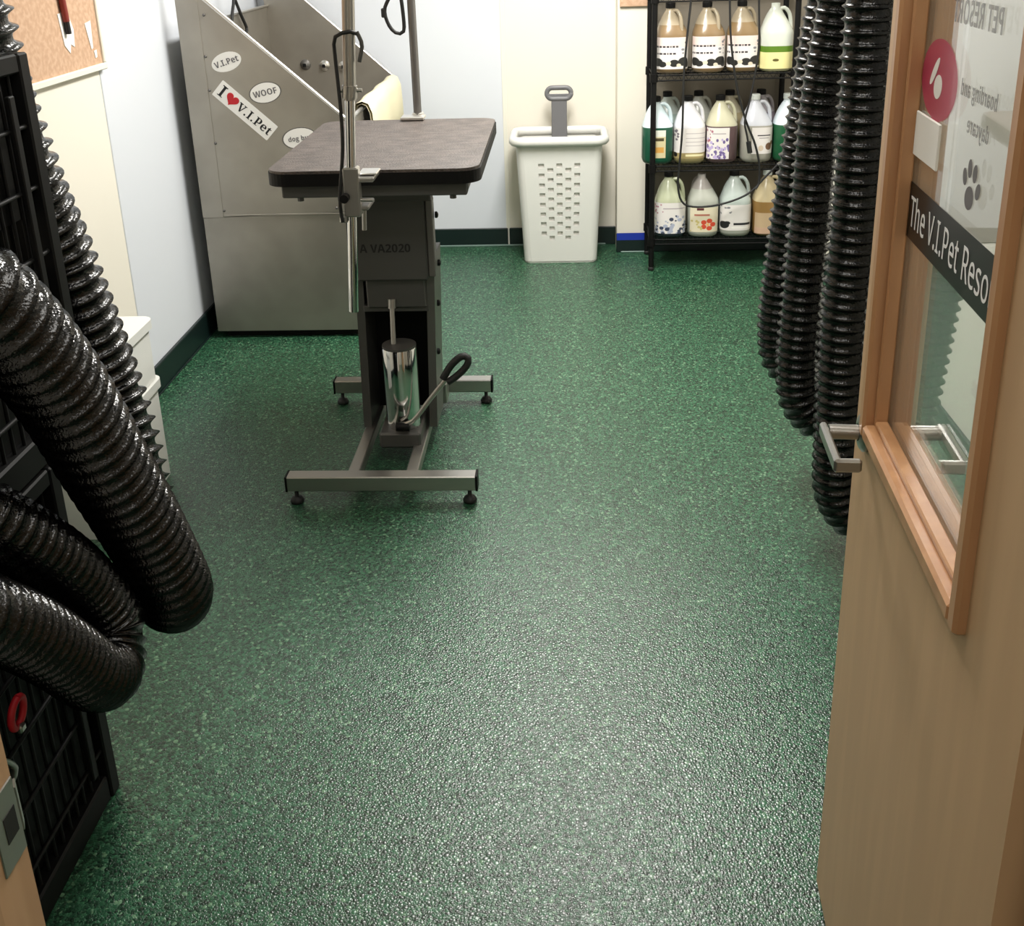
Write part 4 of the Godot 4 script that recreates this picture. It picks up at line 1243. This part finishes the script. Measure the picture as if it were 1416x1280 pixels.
	one("dryer_hose", hose_mesh(l3, 0.055, 0.021, 0.13), M.hose, "smaller black ribbed hose bent in a tight loop low on the crates", "hose", Vector3.ZERO, g2)

# ---------------------------------------------------------------- small things
func build_small() -> void:
	# cork board with a white frame and scraps of paper
	var t := thing("cork_board", "tan cork board with a white frame on the left wall", "board", Vector3(-1.47, 1.15, -3.44))
	part("cork_sheet", bx(Vector3(0, 0.006, 0.004), Vector3(0.012, 0.80, 1.50)), M.cork, t)
	part("frame_strip", bx(Vector3(0, -0.012, -0.012), Vector3(0.02, 0.008, 1.52), 0.003), M.white_trim, t)
	part("frame_strip", bx(Vector3(0, 0.80, -0.012), Vector3(0.02, 0.82, 1.52), 0.003), M.white_trim, t)
	part("frame_strip", bx(Vector3(0, 0.008, -0.012), Vector3(0.02, 0.80, 0.006), 0.003), M.white_trim, t)
	var names := ["torn white paper scrap pinned under the dark red marker", "small torn white paper scrap near the board's far edge", "tiny white paper scrap at the board's lower far corner"]
	var shapes := [[Vector2(-0.045, 0.07), Vector2(0.02, 0.075), Vector2(0.045, 0.02), Vector2(0.035, -0.03), Vector2(0.012, -0.02), Vector2(0.0, -0.045), Vector2(-0.03, -0.02)], [Vector2(-0.022, 0.04), Vector2(0.022, 0.045), Vector2(0.012, -0.035), Vector2(0.0, -0.04)], [Vector2(-0.01, 0.01), Vector2(0.01, 0.012), Vector2(0.008, -0.01), Vector2(-0.006, -0.012)]]
	var at := [Vector2(0.225, 0.105), Vector2(0.075, 0.095), Vector2(0.05, 0.04)]
	for i in 3:
		var st := mb()
		prism(st, PackedVector2Array(shapes[i]), 0, 0.0015)
		var o := one("paper_scrap", done(st), M.paper, names[i], "paper", Vector3(-1.4575, 1.15 + at[i].y, -3.44 + at[i].x), "paper scraps on the cork board")
		o.rotation.y = PI / 2
	var pn := thing("marker", "dark red marker pen on the cork board", "marker", Vector3(-1.447, 1.352, -3.20))
	part("barrel", tubem([Vector3(0, -0.05, 0.0), Vector3(0, 0.09, 0.012)], 0.010, 12), M.pen_red, pn)
	part("pen_cap", tubem([Vector3(0, -0.085, -0.003), Vector3(0, -0.048, 0.0)], 0.0085, 12), M.ink, pn)
	# stacked white boxes by the left wall
	for i in 2:
		var y0 := 0.0 if i == 0 else 0.313
		var hh := 0.285 if i == 0 else 0.155
		var b := thing("storage_box", ["lower white plastic storage box on floor by left wall", "upper white lidded plastic box stacked behind the cage hose"][i], "box", Vector3(-1.325, y0, -2.70), "white plastic boxes by the left wall")
		var st := mb()
		T = Transform3D(Basis(Vector3.RIGHT, -PI / 2), Vector3.ZERO)
		prism(st, rrect(0.232, 0.40, 0.03, 5), 0.0, hh)
		part("tub_body", done(st), M.white_plastic, b)
		st = mb()
		prism(st, rrect(0.25, 0.42, 0.035, 5), hh, hh + 0.026)
		T = Transform3D.IDENTITY
		part("lid", done(st), M.white_plastic, b)
	# towel over the low front edge of the tub
	var ts := mb(true)
	var prof := [Vector2(0.052, -0.30), Vector2(0.050, -0.1), Vector2(0.046, -0.02), Vector2(0.032, 0.016), Vector2(0.008, 0.026), Vector2(-0.018, 0.018), Vector2(-0.030, -0.02), Vector2(-0.034, -0.16), Vector2(-0.028, -0.16), Vector2(-0.022, -0.02), Vector2(-0.012, 0.010), Vector2(0.006, 0.016), Vector2(0.024, 0.008), Vector2(0.036, -0.02), Vector2(0.042, -0.1), Vector2(0.044, -0.30)]
	var n := 16
	for i in n:
		for k in prof.size():
			var l := (k + 1) % prof.size()
			var z0 := -0.84 * i / n; var z1 := -0.84 * (i + 1) / n
			var w0 := 0.004 * sin(i * 1.1); var w1 := 0.004 * sin((i + 1) * 1.1)
			quad(ts, Vector3(prof[l].x + w0, prof[l].y, z0), Vector3(prof[k].x + w0, prof[k].y, z0), Vector3(prof[k].x + w1, prof[k].y, z1), Vector3(prof[l].x + w1, prof[l].y, z1))
	one("towel", done(ts), M.towel, "cream towel draped over the low front edge of the tub", "towel", Vector3(-0.822, 0.860, -4.34))
	# noose hanging by the wall above the tub
	var np := curve([Vector3(0, 0.62, 0.0), Vector3(0, 0.30, 0.0), Vector3(0, 0.16, 0.0), Vector3(0.002, 0.09, 0.055), Vector3(0.006, 0.02, 0.10), Vector3(0.008, 0.0, 0.0), Vector3(0.006, 0.012, -0.12), Vector3(0.002, 0.08, -0.07), Vector3(0, 0.16, 0.0)], 0.015)
	var no := thing("tub_noose", "black noose hanging in the tub in front of wall", "noose", Vector3(-1.385, 1.125, -4.68))
	part("cord", tubem(np, 0.007, 8), M.rubber, no)
	part("wall_hook", tubem([Vector3(-0.085, 0.62, 0), Vector3(0.01, 0.62, 0)], 0.006, 8), M.satin, no)
	# cords over the front of the rack
	var z := -4.838
	var c1 := [Vector3(0.535, 1.235, z), Vector3(0.534, 1.19, z), Vector3(0.521, 1.03, z), Vector3(0.513, 0.88, z), Vector3(0.512, 0.66, z), Vector3(0.503, 0.497, z), Vector3(0.499, 0.40, z), Vector3(0.523, 0.325, z), Vector3(0.589, 0.305, z), Vector3(0.702, 0.318, z), Vector3(0.813, 0.362, z), Vector3(0.889, 0.44, z), Vector3(0.934, 0.488, z), Vector3(1.01, 0.58, z), Vector3(1.03, 0.8, z), Vector3(1.03, 1.235, z)]
	one("power_cord", tubem(curve(c1, 0.02), 0.0048, 8), M.rubber, "black cord hanging in a wide loop across the jug rack", "cord", Vector3.ZERO, "cords hanging on the rack")
	var c2 := [Vector3(0.70, 1.235, z), Vector3(0.70, 1.19, z), Vector3(0.712, 1.026, z), Vector3(0.744, 0.842, z), Vector3(0.786, 0.70, z), Vector3(0.834, 0.587, z), Vector3(0.858, 0.49, z), Vector3(0.859, 0.41, z), Vector3(0.845, 0.385, z + 0.008)]
	one("power_cord", tubem(curve(c2, 0.02), 0.0048, 8), M.rubber, "black cord slanting down past the puppy-label jug", "cord", Vector3.ZERO, "cords hanging on the rack")
	var zb := z + 0.011
	var c3 := [Vector3(0.82, 1.235, zb), Vector3(0.821, 1.19, zb), Vector3(0.829, 1.02, zb), Vector3(0.819, 0.90, zb), Vector3(0.80, 0.778, zb), Vector3(0.783, 0.69, zb), Vector3(0.795, 0.63, zb), Vector3(0.805, 0.585, zb)]
	var cc := thing("plug_cord", "short black cord ending in a plug over the rack", "cord", Vector3.ZERO, "cords hanging on the rack")
	part("cord", tubem(curve(c3, 0.02), 0.0045, 8), M.rubber, cc)
	part("plug", tubem([Vector3(0.803, 0.60, zb), Vector3(0.812, 0.55, zb)], 0.011, 10), M.rubber, cc)
	# made-up white cabinet, standing in for a reflection in the door glass
	var wc := thing("added_cabinet", "made-up white cabinet behind the door, standing in for the reflection in its glass", "cabinet", Vector3(1.15, 0.985, -1.98))
	part("carcass", bx(Vector3(-0.50, 0, -0.14), Vector3(0, 0.80, 0.125), 0.003), M.white_plastic, wc)
	part("cabinet_door", bx(Vector3(-0.50, 0.0, 0.127), Vector3(-0.003, 0.80, 0.145), 0.003), M.white_plastic, wc)
	part("knob", lathem([Vector2(0, -0.012), Vector2(0.012, -0.008), Vector2(0.012, 0.008), Vector2(0, 0.012)], 14), M.satin, wc, Vector3(-0.04, 0.10, 0.155))
